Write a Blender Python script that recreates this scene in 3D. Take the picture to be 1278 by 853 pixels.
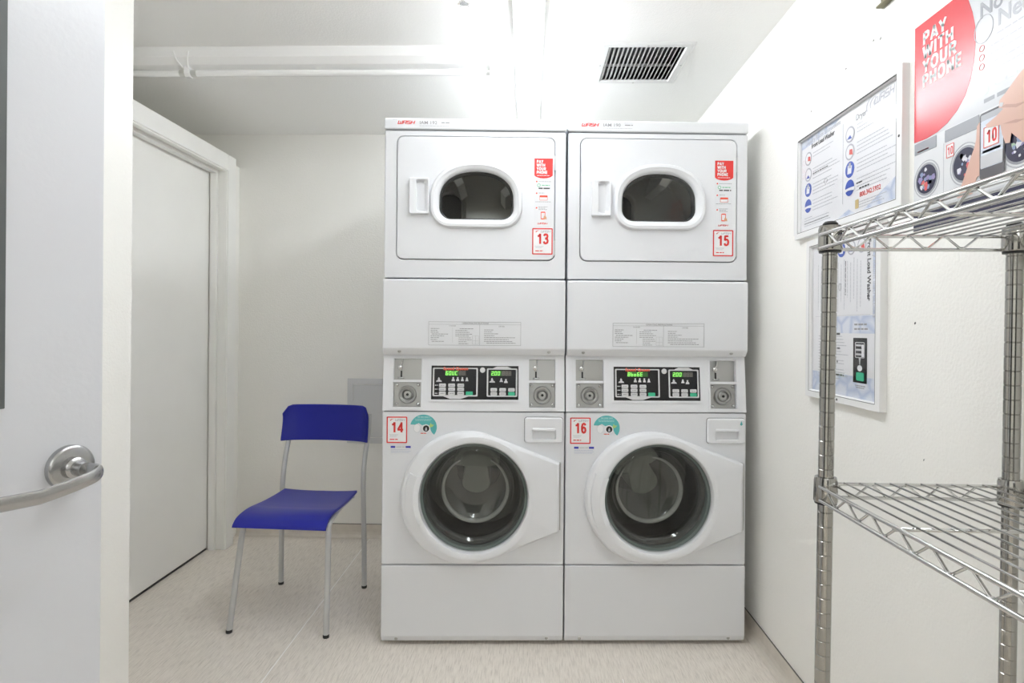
import bpy, bmesh, math, random
from mathutils import Matrix, Vector, Euler
random.seed(7)
PI = math.pi
S = bpy.context.scene
COL = S.collection
for o in list(bpy.data.objects):
    bpy.data.objects.remove(o)

# ------------------------------------------------------------------ camera
CAM_H = 1.19
FPX = 730.0
cd = bpy.data.cameras.new('camera')
cd.sensor_fit = 'HORIZONTAL'
cd.sensor_width = 36.0
cd.lens = FPX / 1278 * 36.0
cd.shift_x = 0.0
cd.shift_y = -(426.5 - 410.7) / 1278
cd.clip_start = 0.02
cam = bpy.data.objects.new('camera', cd)
COL.objects.link(cam)
cam.matrix_world = (Matrix.Translation((0, 0, CAM_H)) @ Matrix.Rotation(math.radians(1.552), 4, 'Z')
                    @ Matrix.Rotation(PI / 2, 4, 'X') @ Matrix.Rotation(math.radians(.445), 4, 'Z'))
S.camera = cam

# ------------------------------------------------------------------ world / exposure
w = bpy.data.worlds.new('world')
S.world = w
w.use_nodes = True
w.node_tree.nodes['Background'].inputs[0].default_value = (.9, .95, 1, 1)
w.node_tree.nodes['Background'].inputs[1].default_value = .02
S.view_settings.view_transform = 'Standard'
S.view_settings.look = 'None'
S.view_settings.gamma = 1
S.view_settings.use_curve_mapping = False
S.view_settings.exposure = 1.68
S.cycles.max_bounces = 20
S.cycles.diffuse_bounces = 16
S.cycles.glossy_bounces = 6
S.cycles.transparent_max_bounces = 12
LAMP_STRENGTH = 8.2
FILL_LAMP_STRENGTH = 9.8      # lens of the added fill fixture behind the camera

# ------------------------------------------------------------------ materials
MATS = {}


def mat(name, col, rough=.5, metal=0.0, coat=0.0, emis=0.0, bump=0.0, bscale=200.0, spec=.5, var=0.0, vscale=6.0):
    if name in MATS:
        return MATS[name]
    m = bpy.data.materials.new(name)
    m.use_nodes = True
    nt = m.node_tree
    b = nt.nodes['Principled BSDF']
    b.inputs['Base Color'].default_value = (*col, 1)
    b.inputs['Roughness'].default_value = rough
    b.inputs['Metallic'].default_value = metal
    b.inputs['Coat Weight'].default_value = coat
    b.inputs['Coat Roughness'].default_value = .08
    b.inputs['Specular IOR Level'].default_value = spec
    if emis:
        b.inputs['Emission Color'].default_value = (*col, 1)
        b.inputs['Emission Strength'].default_value = emis
    if bump or var:
        tc = nt.nodes.new('ShaderNodeTexCoord')
    if bump:
        n = nt.nodes.new('ShaderNodeTexNoise')
        n.inputs['Scale'].default_value = bscale
        n.inputs['Detail'].default_value = 3
        bp = nt.nodes.new('ShaderNodeBump')
        bp.inputs['Strength'].default_value = bump
        bp.inputs['Distance'].default_value = .004
        nt.links.new(tc.outputs['Object'], n.inputs['Vector'])
        nt.links.new(n.outputs['Fac'], bp.inputs['Height'])
        nt.links.new(bp.outputs['Normal'], b.inputs['Normal'])
    if var:
        n2 = nt.nodes.new('ShaderNodeTexNoise')
        n2.inputs['Scale'].default_value = vscale
        n2.inputs['Detail'].default_value = 5
        r = nt.nodes.new('ShaderNodeMapRange')
        r.inputs['From Min'].default_value = .3
        r.inputs['From Max'].default_value = .7
        r.inputs['To Min'].default_value = 1 - var
        r.inputs['To Max'].default_value = 1 + var * .5
        mx = nt.nodes.new('ShaderNodeVectorMath')
        mx.operation = 'SCALE'
        mx.inputs[0].default_value = col
        nt.links.new(tc.outputs['Object'], n2.inputs['Vector'])
        nt.links.new(n2.outputs['Fac'], r.inputs['Value'])
        nt.links.new(r.outputs[0], mx.inputs['Scale'])
        nt.links.new(mx.outputs[0], b.inputs['Base Color'])
    MATS[name] = m
    return m


def glass_mat(name, tint, gloss_rough=.03, ior=1.45, boost=1.0):
    """thin pane: fresnel mix of see-through and mirror"""
    m = bpy.data.materials.new(name)
    m.use_nodes = True
    nt = m.node_tree
    nt.nodes.clear()
    out = nt.nodes.new('ShaderNodeOutputMaterial')
    tr = nt.nodes.new('ShaderNodeBsdfTransparent')
    tr.inputs[0].default_value = (*tint, 1)
    gl = nt.nodes.new('ShaderNodeBsdfGlossy')
    gl.inputs['Roughness'].default_value = gloss_rough
    lw = nt.nodes.new('ShaderNodeLayerWeight')
    lw.inputs[0].default_value = .5
    pw_ = nt.nodes.new('ShaderNodeMath')
    pw_.operation = 'POWER'
    pw_.inputs[1].default_value = 5
    ml = nt.nodes.new('ShaderNodeMath')
    ml.operation = 'MULTIPLY_ADD'
    f0 = ((ior - 1) / (ior + 1)) ** 2 * boost
    ml.inputs[1].default_value = 1 - f0
    ml.inputs[2].default_value = f0
    ml.use_clamp = True
    nt.links.new(lw.outputs['Facing'], pw_.inputs[0])
    nt.links.new(pw_.outputs[0], ml.inputs[0])
    mix = nt.nodes.new('ShaderNodeMixShader')
    nt.links.new(ml.outputs[0], mix.inputs[0])
    nt.links.new(tr.outputs[0], mix.inputs[1])
    nt.links.new(gl.outputs[0], mix.inputs[2])
    nt.links.new(mix.outputs[0], out.inputs[0])
    MATS[name] = m
    return m


M_wall = mat('wall_paint', (.90, .89, .855), .45, bump=.35, bscale=140, var=.02, vscale=1.5)
M_ceil = mat('ceiling_paint', (.92, .92, .91), .6, bump=.3, bscale=160)
M_trim = mat('trim_paint', (.89, .885, .86), .35, var=.03, vscale=5)
M_leaf = mat('closet_door_paint', (.89, .885, .86), .35, var=.02, vscale=4)
M_gdoor = mat('grey_door_paint', (.64, .65, .685), .30, bump=.08, bscale=90)
M_white = mat('appliance_white', (.725, .735, .76), .28, spec=.5)
M_white2 = mat('appliance_plastic', (.75, .76, .785), .32)
M_cavity = mat('dark_cavity', (.03, .03, .03), .7)
M_seam = mat('seam_dark', (.08, .08, .08), .7)
M_steel = mat('brushed_steel', (.44, .44, .43), .32, metal=1, bump=.03, bscale=400)
M_lever = mat('satin_lever', (.46, .46, .46), .27, metal=1)
M_drum = mat('drum_steel', (.22, .215, .205), .30, metal=1)
M_drum2 = mat('dryer_drum_steel', (.70, .69, .66), .30, metal=.6)
M_gasket = mat('rubber_gasket', (.045, .045, .045), .45)
M_chrome = mat('chrome', (.66, .66, .65), .14, metal=1)
M_post = mat('chrome_post', (.42, .41, .385), .14, metal=1)
M_blackcap = mat('black_plastic', (.012, .012, .012), .4)
M_panelblk = mat('panel_black', (.010, .010, .011), .25)
M_greybtn = mat('button_grey', (.62, .62, .63), .5)
M_green = mat('button_green', (.05, .50, .28), .5)
M_ledg = mat('led_green', (.35, .95, .18), .5, emis=.28)
M_ledbg = mat('led_green_window', (.03, .13, .02), .4)
M_ledoff = mat('led_off', (.20, .19, .17), .5)
M_ledoffbg = mat('led_off_window', (.09, .085, .075), .4)
M_red = mat('print_red', (.72, .035, .03), .5)
M_redtxt = mat('print_red_orange', (.85, .10, .05), .5)
M_grey = mat('print_grey', (.30, .30, .31), .5)
M_ltgrey = mat('print_light_grey', (.50, .51, .54), .5)
M_black = mat('print_black', (.05, .05, .05), .5)
M_paper = mat('paper_white', (.82, .82, .83), .4)
M_teal = mat('print_teal', (.10, .45, .45), .5)
M_leafg = mat('print_leaf', (.42, .60, .20), .5)
M_navy = mat('print_blue', (.03, .04, .42), .5)
M_blue = mat('chair_blue', (.020, .026, .33), .30, bump=.03, bscale=300, spec=.3)
M_legs = mat('leg_silver', (.58, .58, .58), .38, metal=.35)
M_panelgrey = mat('access_grey', (.66, .665, .67), .45)
M_off = mat('tube_off', (.94, .94, .94), .25)
M_lamp_body = mat('lamp_enamel', (.93, .93, .93), .35)
M_lens = mat('lamp_lens', (.93, .97, 1), .4, emis=LAMP_STRENGTH)
M_fill_lens = mat('fill_lamp_lens', (.93, .97, 1), .4, emis=FILL_LAMP_STRENGTH)
M_vent = mat('vent_white', (.78, .78, .78), .4)
M_duct = mat('duct_grey', (.10, .10, .10), .6)
M_base = mat('cove_vinyl', (.66, .61, .545), .5, var=.06, vscale=30)
M_alu = mat('aluminium', (.60, .60, .60), .3, metal=1)
M_frame = mat('frame_white', (.80, .80, .80), .35)
M_glass = glass_mat('porthole_glass', (.90, .92, .91), .02, 1.5, 1.0)
M_glass2 = glass_mat('bowl_glass', (.42, .43, .41), .06, 1.5, 2.4)
M_cover = glass_mat('cover_acrylic', (.97, .97, .98), .10, 1.45, 1.3)
M_lite = glass_mat('door_lite_glass', (.30, .34, .33), .03, 1.5, 1.2)


def floor_material():
    m = bpy.data.materials.new('floor_vinyl')
    m.use_nodes = True
    nt = m.node_tree
    b = nt.nodes['Principled BSDF']
    b.inputs['Roughness'].default_value = .42
    tc = nt.nodes.new('ShaderNodeTexCoord')
    mp = nt.nodes.new('ShaderNodeMapping')
    mp.inputs['Scale'].default_value = (210, 16, 1)
    n = nt.nodes.new('ShaderNodeTexNoise')
    n.inputs['Scale'].default_value = 1.0
    n.inputs['Detail'].default_value = 6
    n.inputs['Roughness'].default_value = .65
    cr = nt.nodes.new('ShaderNodeValToRGB')
    cr.color_ramp.elements[0].position = .30
    cr.color_ramp.elements[0].color = (.58, .53, .475, 1)
    cr.color_ramp.elements[1].position = .52
    cr.color_ramp.elements[1].color = (.78, .725, .66, 1)
    e = cr.color_ramp.elements.new(.75)
    e.color = (.86, .81, .745, 1)
    nt.links.new(tc.outputs['Object'], mp.inputs[0])
    nt.links.new(mp.outputs[0], n.inputs['Vector'])
    nt.links.new(n.outputs['Fac'], cr.inputs[0])
    nt.links.new(cr.outputs[0], b.inputs['Base Color'])
    return m


M_floor = floor_material()


# printed backgrounds (flat print)
def icy_material(name, base, dark, scale):
    m = bpy.data.materials.new(name)
    m.use_nodes = True
    nt = m.node_tree
    b = nt.nodes['Principled BSDF']
    b.inputs['Roughness'].default_value = .4
    tc = nt.nodes.new('ShaderNodeTexCoord')
    v = nt.nodes.new('ShaderNodeTexVoronoi')
    v.feature = 'DISTANCE_TO_EDGE'
    v.inputs['Scale'].default_value = scale
    n = nt.nodes.new('ShaderNodeTexNoise')
    n.inputs['Scale'].default_value = scale * .6
    mul = nt.nodes.new('ShaderNodeMath')
    mul.operation = 'MULTIPLY'
    cr = nt.nodes.new('ShaderNodeValToRGB')
    cr.color_ramp.elements[0].position = 0
    cr.color_ramp.elements[0].color = (*dark, 1)
    cr.color_ramp.elements[1].position = .12
    cr.color_ramp.elements[1].color = (*base, 1)
    nt.links.new(tc.outputs['Object'], v.inputs['Vector'])
    nt.links.new(tc.outputs['Object'], n.inputs['Vector'])
    nt.links.new(v.outputs['Distance'], mul.inputs[0])
    nt.links.new(n.outputs['Fac'], mul.inputs[1])
    nt.links.new(mul.outputs[0], cr.inputs[0])
    nt.links.new(cr.outputs[0], b.inputs['Base Color'])
    return m


M_ice = icy_material('print_ice', (.74, .77, .84), (.50, .57, .72), 22)

# ------------------------------------------------------------------ mesh helpers


class MB:
    def __init__(s):
        s.v = []
        s.f = []
        s.sm = []

    def add(s, vs, fs, smooth=False):
        n = len(s.v)
        s.v += [tuple(p) for p in vs]
        s.f += [tuple(i + n for i in f) for f in fs]
        s.sm += [smooth] * len(fs)
        return s

    def box(s, x0, x1, y0, y1, z0, z1):
        vs = [(x, y, z) for z in (z0, z1) for y in (y0, y1) for x in (x0, x1)]
        fs = [(0, 2, 3, 1), (4, 5, 7, 6), (0, 1, 5, 4), (2, 6, 7, 3), (0, 4, 6, 2), (1, 3, 7, 5)]
        return s.add(vs, fs)

    def quad(s, a, b, c, d):
        return s.add([a, b, c, d], [(0, 1, 2, 3)])

    def tube(s, pts, r, n=10, closed=False, caps=True, ry=None):
        """sweep a circle (or ellipse r x ry) along pts with parallel transport"""
        pts = [Vector(p) for p in pts]
        m = len(pts)
        vs = []
        t0 = (pts[1] - pts[0]).normalized()
        up = Vector((0, 0, 1)) if abs(t0.z) < .9 else Vector((0, 1, 0))
        u = t0.cross(up).normalized()
        for i, p in enumerate(pts):
            if closed:
                t = (pts[(i + 1) % m] - pts[i - 1]).normalized()
            elif i == 0:
                t = t0
            elif i == m - 1:
                t = (pts[-1] - pts[-2]).normalized()
            else:
                t = ((pts[i + 1] - p).normalized() + (p - pts[i - 1]).normalized()).normalized()
            u = (u - t * u.dot(t)).normalized()
            w_ = t.cross(u)
            rr = r[i] if isinstance(r, (list, tuple)) else r
            r2 = rr if ry is None else (ry[i] if isinstance(ry, (list, tuple)) else ry)
            for k in range(n):
                a = 2 * PI * k / n
                vs.append(p + u * math.cos(a) * rr + w_ * math.sin(a) * r2)
        fs = []
        for i in range(m if closed else m - 1):
            j = (i + 1) % m
            for k in range(n):
                fs.append((i * n + k, i * n + (k + 1) % n, j * n + (k + 1) % n, j * n + k))
        s.add(vs, fs, True)
        if caps and not closed:
            b = len(s.v) - len(vs)
            s.f.append(tuple(b + k for k in range(n))[::-1])
            s.sm.append(False)
            s.f.append(tuple(b + (m - 1) * n + k for k in range(n)))
            s.sm.append(False)
        return s

    def loft(s, loops, cap0=False, cap1=False, smooth=False, closed=True):
        n = len(loops[0])
        vs = [p for lp in loops for p in lp]
        fs = []
        for i in range(len(loops) - 1):
            for k in range(n if closed else n - 1):
                k2 = (k + 1) % n
                fs.append((i * n + k, i * n + k2, (i + 1) * n + k2, (i + 1) * n + k))
        s.add(vs, fs, smooth)
        b = len(s.v) - len(vs)
        if cap0:
            s.f.append(tuple(b + k for k in range(n))[::-1])
            s.sm.append(False)
        if cap1:
            s.f.append(tuple(b + (len(loops) - 1) * n + k for k in range(n)))
            s.sm.append(False)
        return s

    def lathe(s, prof, n=32, axis='Z', c=(0, 0, 0), cap0=False, cap1=False, smooth=True):
        """prof: (radius, height) pairs; axis Z up or Y (depth)"""
        loops = []
        for r, h in prof:
            lp = []
            for k in range(n):
                a = 2 * PI * k / n
                if axis == 'Z':
                    lp.append((c[0] + r * math.cos(a), c[1] + r * math.sin(a), c[2] + h))
                else:
                    lp.append((c[0] + r * math.cos(a), c[1] + h, c[2] + r * math.sin(a)))
            loops.append(lp)
        return s.loft(loops, cap0, cap1, smooth)

    def build(s, name, m, parent=None, bevel=0.0, segs=2, angle=35):
        me = bpy.data.meshes.new(name)
        me.from_pydata(s.v, [], s.f)
        me.polygons.foreach_set('use_smooth', s.sm)
        bm = bmesh.new()
        bm.from_mesh(me)
        bmesh.ops.recalc_face_normals(bm, faces=bm.faces)
        bm.to_mesh(me)
        bm.free()
        me.set_sharp_from_angle(angle=math.radians(42))
        me.polygons.foreach_set('use_smooth', s.sm)
        me.materials.append(m)
        o = bpy.data.objects.new(name, me)
        COL.objects.link(o)
        if parent:
            o.parent = parent
        if bevel:
            md = o.modifiers.new('bevel', 'BEVEL')
            md.width = bevel
            md.segments = segs
            md.limit_method = 'ANGLE'
            md.angle_limit = math.radians(angle)
            md.harden_normals = False
        return o


def box(name, m, parent, x0, x1, y0, y1, z0, z1, bevel=0.0, segs=2):
    return MB().box(x0, x1, y0, y1, z0, z1).build(name, m, parent, bevel, segs)


def empty(name, loc=(0, 0, 0), rz=0.0, parent=None):
    o = bpy.data.objects.new(name, None)
    o.empty_display_size = .1
    COL.objects.link(o)
    o.location = loc
    o.rotation_euler = (0, 0, rz)
    if parent:
        o.parent = parent
    return o


def tag(o, label, cat, group=None):
    o['label'] = label
    o['category'] = cat
    if group:
        o['group'] = group
    return o


def struct(o, label=None, cat=None):
    o['kind'] = 'structure'
    if label:
        o['label'] = label
    if cat:
        o['category'] = cat
    return o


def rrect(x0, x1, z0, z1, r, n=6):
    """rounded rectangle polygon, counter clockwise, in (x,z)"""
    if not isinstance(r, (list, tuple)):
        r = (r, r, r, r)
    out = []
    for (cx, cz, a0, rr) in ((x1 - r[0], z0 + r[0], -90, r[0]), (x1 - r[1], z1 - r[1], 0, r[1]),
                             (x0 + r[2], z1 - r[2], 90, r[2]), (x0 + r[3], z0 + r[3], 180, r[3])):
        for k in range(n + 1):
            a = math.radians(a0 + 90 * k / n)
            out.append((cx + rr * math.cos(a), cz + rr * math.sin(a)))
    return out


def circ(cx, cz, r, n=48, rz=None):
    rz = rz or r
    return [(cx + r * math.cos(2 * PI * k / n), cz + rz * math.sin(2 * PI * k / n)) for k in range(n)]


def raycast(poly, c, angs):
    """resample a star-shaped polygon at the given ray angles from c"""
    out = []
    for a in angs:
        dx, dz = math.cos(a), math.sin(a)
        best = None
        for i in range(len(poly)):
            x1, z1 = poly[i][0] - c[0], poly[i][1] - c[1]
            x2, z2 = poly[(i + 1) % len(poly)][0] - c[0], poly[(i + 1) % len(poly)][1] - c[1]
            ex, ez = x2 - x1, z2 - z1
            den = dx * ez - dz * ex
            if abs(den) < 1e-12:
                continue
            t = (x1 * ez - z1 * ex) / den
            q = (x1 * dz - z1 * dx) / den
            if t > 0 and -1e-6 <= q <= 1 + 1e-6 and (best is None or t > best):
                best = t
        out.append((c[0] + dx * best, c[1] + dz * best))
    return out


def angles_for(c, polys, n=64):
    """even angles plus the corner angles of the given polygons"""
    A = [2 * PI * k / n - PI for k in range(n)]
    for p in polys:
        for (x, z) in p:
            a = math.atan2(z - c[1], x - c[0])
            j = min(range(len(A)), key=lambda i: abs(A[i] - a))
            if abs(A[j] - a) > 1e-4:
                A.append(a)
    return sorted(A)


def at_y(loop, y):
    return [(x, y, z) for x, z in loop]


def plate(mb, poly, y0, y1):
    """flat polygon of some thickness in the xz plane (front y0, back y1)"""
    return mb.loft([at_y(poly, y0), at_y(poly, y1)], True, True)


def flat(name, m, parent, poly, y, t=.0006):
    return plate(MB(), poly, y - t, y).build(name, m, parent)


def ring_flat(name, m, parent, outer, inner, y, t=.0006):
    mb = MB()
    mb.loft([at_y(outer, y), at_y(outer, y - t), at_y(inner, y - t), at_y(inner, y)])
    return mb.build(name, m, parent)


def text(s, size, x, z, y, m, parent, align='LEFT', shear=0.0, bold=0.0, sx=1.0, rot=0.0, name='lettering'):
    """flat lettering facing -y in the xz plane; size = cap height"""
    cu = bpy.data.curves.new('tmp', 'FONT')
    cu.body = s
    cu.size = size / .69
    cu.align_x = align
    cu.shear = shear
    cu.offset = bold
    cu.extrude = .0002
    cu.resolution_u = 3
    cu.space_line = .82
    o = bpy.data.objects.new('tmp', cu)
    COL.objects.link(o)
    dg = bpy.context.evaluated_depsgraph_get()
    me = bpy.data.meshes.new_from_object(o.evaluated_get(dg))
    bpy.data.objects.remove(o)
    bpy.data.curves.remove(cu)
    me.name = name
    me.transform(Matrix.Translation((x, y, z)) @ Matrix.Rotation(rot, 4, 'Y')
                 @ Matrix.Rotation(PI / 2, 4, 'X') @ Matrix.Diagonal((sx, 1, 1, 1)))
    me.materials.clear()
    me.materials.append(m)
    t = bpy.data.objects.new(name, me)
    COL.objects.link(t)
    t.parent = parent
    return t


GLYPH = {
    '0': (.56, [[(.12, .25), (.12, .75), (.18, .92), (.28, .96), (.38, .92), (.44, .75), (.44, .25), (.38, .08), (.28, .04), (.18, .08), (.12, .25), (.12, .5)]]),
    '1': (.56, [[(.10, .74), (.22, .79), (.32, .93), (.34, 1)], [(.34, 1.0), (.34, 0)]]),
    '3': (.56, [[(.10, .78), (.16, .92), (.28, .95), (.40, .90), (.44, .76), (.40, .60), (.22, .53)], [(.22, .53), (.40, .47), (.46, .30), (.42, .13), (.28, .05), (.14, .08), (.08, .25)]]),
    '4': (.58, [[(.40, 0), (.40, 1)], [(.42, .93), (.06, .26)], [(.02, .26), (.56, .26)]]),
    '5': (.56, [[(.46, .94), (.15, .94)], [(.16, 1), (.12, .50)], [(.12, .52), (.22, .62), (.34, .61), (.43, .50), (.45, .32), (.41, .14), (.28, .05), (.15, .08), (.08, .24)]]),
    '6': (.56, [[(.43, .77), (.38, .91), (.28, .95), (.17, .88), (.11, .66), (.11, .30), (.17, .11), (.28, .05), (.39, .11), (.45, .30), (.40, .50), (.28, .58), (.16, .50), (.12, .36)]]),
    'P': (.66, [[(.12, 0), (.12, 1)], [(.12, .93), (.42, .93), (.54, .84), (.56, .70), (.52, .54), (.40, .46), (.12, .46)]]),
    'A': (.72, [[(.06, 0), (.36, 1)], [(.36, 1), (.66, 0)], [(.18, .28), (.54, .28)]]),
    'Y': (.68, [[(.06, 1), (.34, .45)], [(.62, 1), (.34, .45)], [(.34, .50), (.34, 0)]]),
    'W': (1.0, [[(.06, 1), (.27, 0)], [(.27, 0), (.50, .95)], [(.50, .95), (.73, 0)], [(.73, 0), (.94, 1)]]),
    'I': (.28, [[(.14, 0), (.14, 1)]]),
    'T': (.62, [[(.31, 0), (.31, 1)], [(.02, .93), (.60, .93)]]),
    'H': (.72, [[(.12, 0), (.12, 1)], [(.60, 0), (.60, 1)], [(.12, .50), (.60, .50)]]),
    'O': (.80, [[(.12, .5), (.15, .75), (.27, .92), (.40, .95), (.53, .92), (.65, .75), (.68, .5), (.65, .25), (.53, .08), (.40, .05), (.27, .08), (.15, .25), (.12, .5), (.13, .6)]]),
    'U': (.72, [[(.12, 1), (.12, .30), (.18, .12), (.36, .05), (.54, .12), (.60, .30), (.60, 1)]]),
    'R': (.70, [[(.12, 0), (.12, 1)], [(.12, .93), (.44, .93), (.56, .84), (.57, .70), (.52, .55), (.42, .48), (.12, .48)], [(.38, .48), (.60, 0)]]),
    'N': (.74, [[(.12, 0), (.12, 1)], [(.62, 0), (.62, 1)], [(.12, .96), (.62, .04)]]),
    'E': (.62, [[(.12, 0), (.12, 1)], [(.12, .93), (.56, .93)], [(.12, .50), (.52, .50)], [(.12, .07), (.56, .07)]]),
    # squared techno capitals of the laundry company's mark
    'w': (.98, [[(.06, 1), (.06, .07), (.50, .07), (.50, .80)], [(.48, .07), (.90, .07), (.90, 1)]]),
    'a': (.86, [[(.08, 0), (.08, .93), (.78, .93), (.78, 0)], [(.08, .45), (.78, .45)]]),
    's': (.80, [[(.72, .93), (.08, .93), (.08, .52), (.72, .52), (.72, .07), (.04, .07)]]),
    'h': (.86, [[(.08, 0), (.08, 1)], [(.78, 0), (.78, 1)], [(.08, .50), (.78, .50)]]),
}


def strokes(s_, size, x, z, y, m, parent, weight=.16, sx=1.0, shear=0.0, align='LEFT', name='lettering', gap=.06):
    """flat bold lettering drawn with strokes, facing -y in the xz plane"""
    tot = sum((GLYPH[c][0] + gap) if c in GLYPH else .35 for c in s_) * size * sx
    ox = x - (tot / 2 if align == 'CENTER' else 0)
    mb = MB()
    hw = weight / 2
    for c in s_:
        if c not in GLYPH:
            ox += .35 * size * sx
            continue
        wd_, paths = GLYPH[c]
        for pth in paths:
            P = [Vector(p) for p in pth]
            L_, R_ = [], []
            for i, p in enumerate(P):
                d0 = (P[i] - P[i - 1]).normalized() if i else (P[1] - P[0]).normalized()
                d1 = (P[i + 1] - P[i]).normalized() if i < len(P) - 1 else d0
                t_ = (d0 + d1)
                t_ = t_.normalized() if t_.length > 1e-6 else d0
                nn = Vector((-t_.y, t_.x))
                k = hw / max(.5, nn.dot(Vector((-d0.y, d0.x))))
                L_.append(p + nn * k)
                R_.append(p - nn * k)

            def F(q):
                return (ox + (q.x + shear * q.y) * size * sx, y, z + q.y * size)
            mb.loft([[F(q) for q in L_], [F(q) for q in R_]], closed=False)
        ox += (wd_ + gap) * size * sx
    o = mb.build(name, m, parent)
    o['kind'] = 'stuff'
    return o


def fine_print(parent, m, y, lines, name='fine_print', rot=False):
    """illegible small print: each line (x, z, length, height) as word-long dashes"""
    mb = MB()
    for (x, z, L, h) in lines:
        p = 0.0
        while p < L:
            wl = min(random.uniform(2.0, 5.5) * h, L - p)
            a, b = x + p, x + p + wl
            if rot:   # reads downwards: x is the line position, z its start
                mb.quad((x, y, z - p), (x + h, y, z - p), (x + h, y, z - p - wl), (x, y, z - p - wl))
            else:
                mb.quad((a, y, z), (b, y, z), (b, y, z + h), (a, y, z + h))
            p += wl + .7 * h
    o = mb.build(name, m, parent)
    o['kind'] = 'stuff'
    return o


SEG = {'0': 'abcdef', '2': 'abged', '6': 'afgedc', '8': 'abcdefg', 'C': 'afed', 'U': 'bcdef', 'b': 'fgedc', 'o': 'gedc', 'E': 'afged'}


def digits(s, x, z, y, hgt, parent, m, name):
    wd = hgt * .55
    t = hgt * .13
    mb = MB()

    def seg(k, ox):
        sl = .12
        R = {'a': (0, hgt - t, wd, hgt), 'g': (0, hgt / 2 - t / 2, wd, hgt / 2 + t / 2), 'd': (0, 0, wd, t),
             'f': (0, hgt / 2, t, hgt), 'e': (0, 0, t, hgt / 2), 'b': (wd - t, hgt / 2, wd, hgt), 'c': (wd - t, 0, wd, hgt / 2)}[k]
        a, b, c, d = R
        mb.quad((ox + a + sl * b, y, z + b), (ox + c + sl * b, y, z + b), (ox + c + sl * d, y, z + d), (ox + a + sl * d, y, z + d))
    ox = x
    for ch in s:
        if ch == '.':
            mb.quad((ox - .3 * wd, y, z), (ox - .1 * wd, y, z), (ox - .1 * wd, y, z + t), (ox - .3 * wd, y, z + t))
            continue
        for k in SEG[ch]:
            seg(k, ox)
        ox += wd * 1.42
    return mb.build(name, m, parent)


def grid_holes(mb, xs, zs, holes, y, depth):
    """flat panel in xz at y split at xs/zs; the cells named in holes are left out and get walls and no floor"""
    for i in range(len(xs) - 1):
        for j in range(len(zs) - 1):
            a, b, c, d = xs[i], xs[i + 1], zs[j], zs[j + 1]
            if (i, j) in holes:
                for (p, q) in (((a, c), (b, c)), ((b, c), (b, d)), ((b, d), (a, d)), ((a, d), (a, c))):
                    mb.quad((p[0], y, p[1]), (q[0], y, q[1]), (q[0], y + depth, q[1]), (p[0], y + depth, p[1]))
            else:
                mb.quad((a, y, c), (b, y, c), (b, y, d), (a, y, d))
    return mb


# ================================================================== the room
XW, ZC, YB = .884, 2.29, 3.302        # right wall, ceiling, back wall
XL = -2.65                            # far left wall, behind the closet partition
XN, YN = -1.17, 1.695                 # near left wall and its corner
YF = -3.90                             # wall behind the camera
XP = -1.655                           # closet partition face

fl = struct(MB().box(XL, XW, YF, YB, -.06, 0).build('floor', M_floor))
seam = MB().box(-.884, -.880, -.5, YB - .03, .0, .0006).build('weld_seam', mat('weld_rod', (.93, .91, .88), .4), fl)
MB().box(.33, .334, -.5, 2.0, .0, .0006).build('weld_seam', MATS['weld_rod'], fl)

VX0, VX1, VY0, VY1 = .308, .603, 2.276, 2.580     # vent opening
cm = MB()
xs = [XL, VX0, VX1, XW]
ys = [YF, VY0, VY1, YB]
for i in range(3):
    for j in range(3):
        if (i, j) != (1, 1):
            cm.box(xs[i], xs[i + 1], ys[j], ys[j + 1], ZC, ZC + .05)
struct(cm.build('ceiling', M_ceil))

struct(MB().box(XW, XW + .1, YF, YB, 0, ZC).build('wall_right', M_wall))
struct(MB().box(XL, XW + .1, YB, YB + .1, 0, ZC).build('wall_back', M_wall))
struct(MB().box(XL - .1, XL, YN, YB, 0, ZC).build('wall_left', M_wall))
# near left wall with the entry doorway (its open door is door_2), then the return wall at the corner
nw = MB()
nw.box(XN - .14, XN, .20, YN, 0, ZC)
nw.box(XL, XN - .14, YN - .12, YN, 0, ZC)
nw.box(XN - .14, XN, YF, -.74, 0, ZC)
nw.box(XN - .14, XN, -.74, .20, 2.06, ZC)
struct(nw.build('wall_left_near', M_wall))
struct(MB().box(XN - .14, -.70, YF - .1, YF, 0, ZC).box(.80, XW + .1, YF - .1, YF, 0, ZC).box(-.70, .80, YF - .1, YF, 2.05, ZC).build('wall_front', M_wall))
pw = MB()
pw.box(XP - .10, XP, YN, 2.12, 0, 2.10)
pw.box(XP - .10, XP, 3.10, YB, 0, 2.10)
pw.box(XP - .10, XP, 2.12, 3.10, 2.06, 2.10)
pw.box(XL, XP - .10, YN, YB, 2.06, 2.10)  # unseen closet lid, added to bounce light back to the ceiling
struct(pw.build('wall_partition', M_wall))

# cove base: vertical flash with a curved foot
PROF = [(0, .072), (.004, .072), (.005, .03), (.009, .016), (.017, .007), (.03, .001)]


def cove(name, p0, p1, nrm):
    mb = MB()
    A = [(p0[0] + nrm[0] * d, p0[1] + nrm[1] * d, z) for d, z in PROF]
    B = [(p1[0] + nrm[0] * d, p1[1] + nrm[1] * d, z) for d, z in PROF]
    mb.loft([A, B], smooth=False, closed=False)
    o = struct(mb.build(name, M_base))
    cap = MB()
    a0 = (p0[0], p0[1]); a1 = (p1[0], p1[1])
    cap.tube([(a0[0] + nrm[0] * .002, a0[1] + nrm[1] * .002, .0735), (a1[0] + nrm[0] * .002, a1[1] + nrm[1] * .002, .0735)], .0022, 6)
    cap.build('caulk_line', mat('caulk', (.16, .15, .14), .6), o)
    return o


cove('baseboard_right', (XW, YF), (XW, YB), (-1, 0))
cove('baseboard_back', (XP, YB), (XW, YB), (0, -1))
cove('baseboard_left', (XN, .26), (XN, YN), (1, 0))

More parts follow.
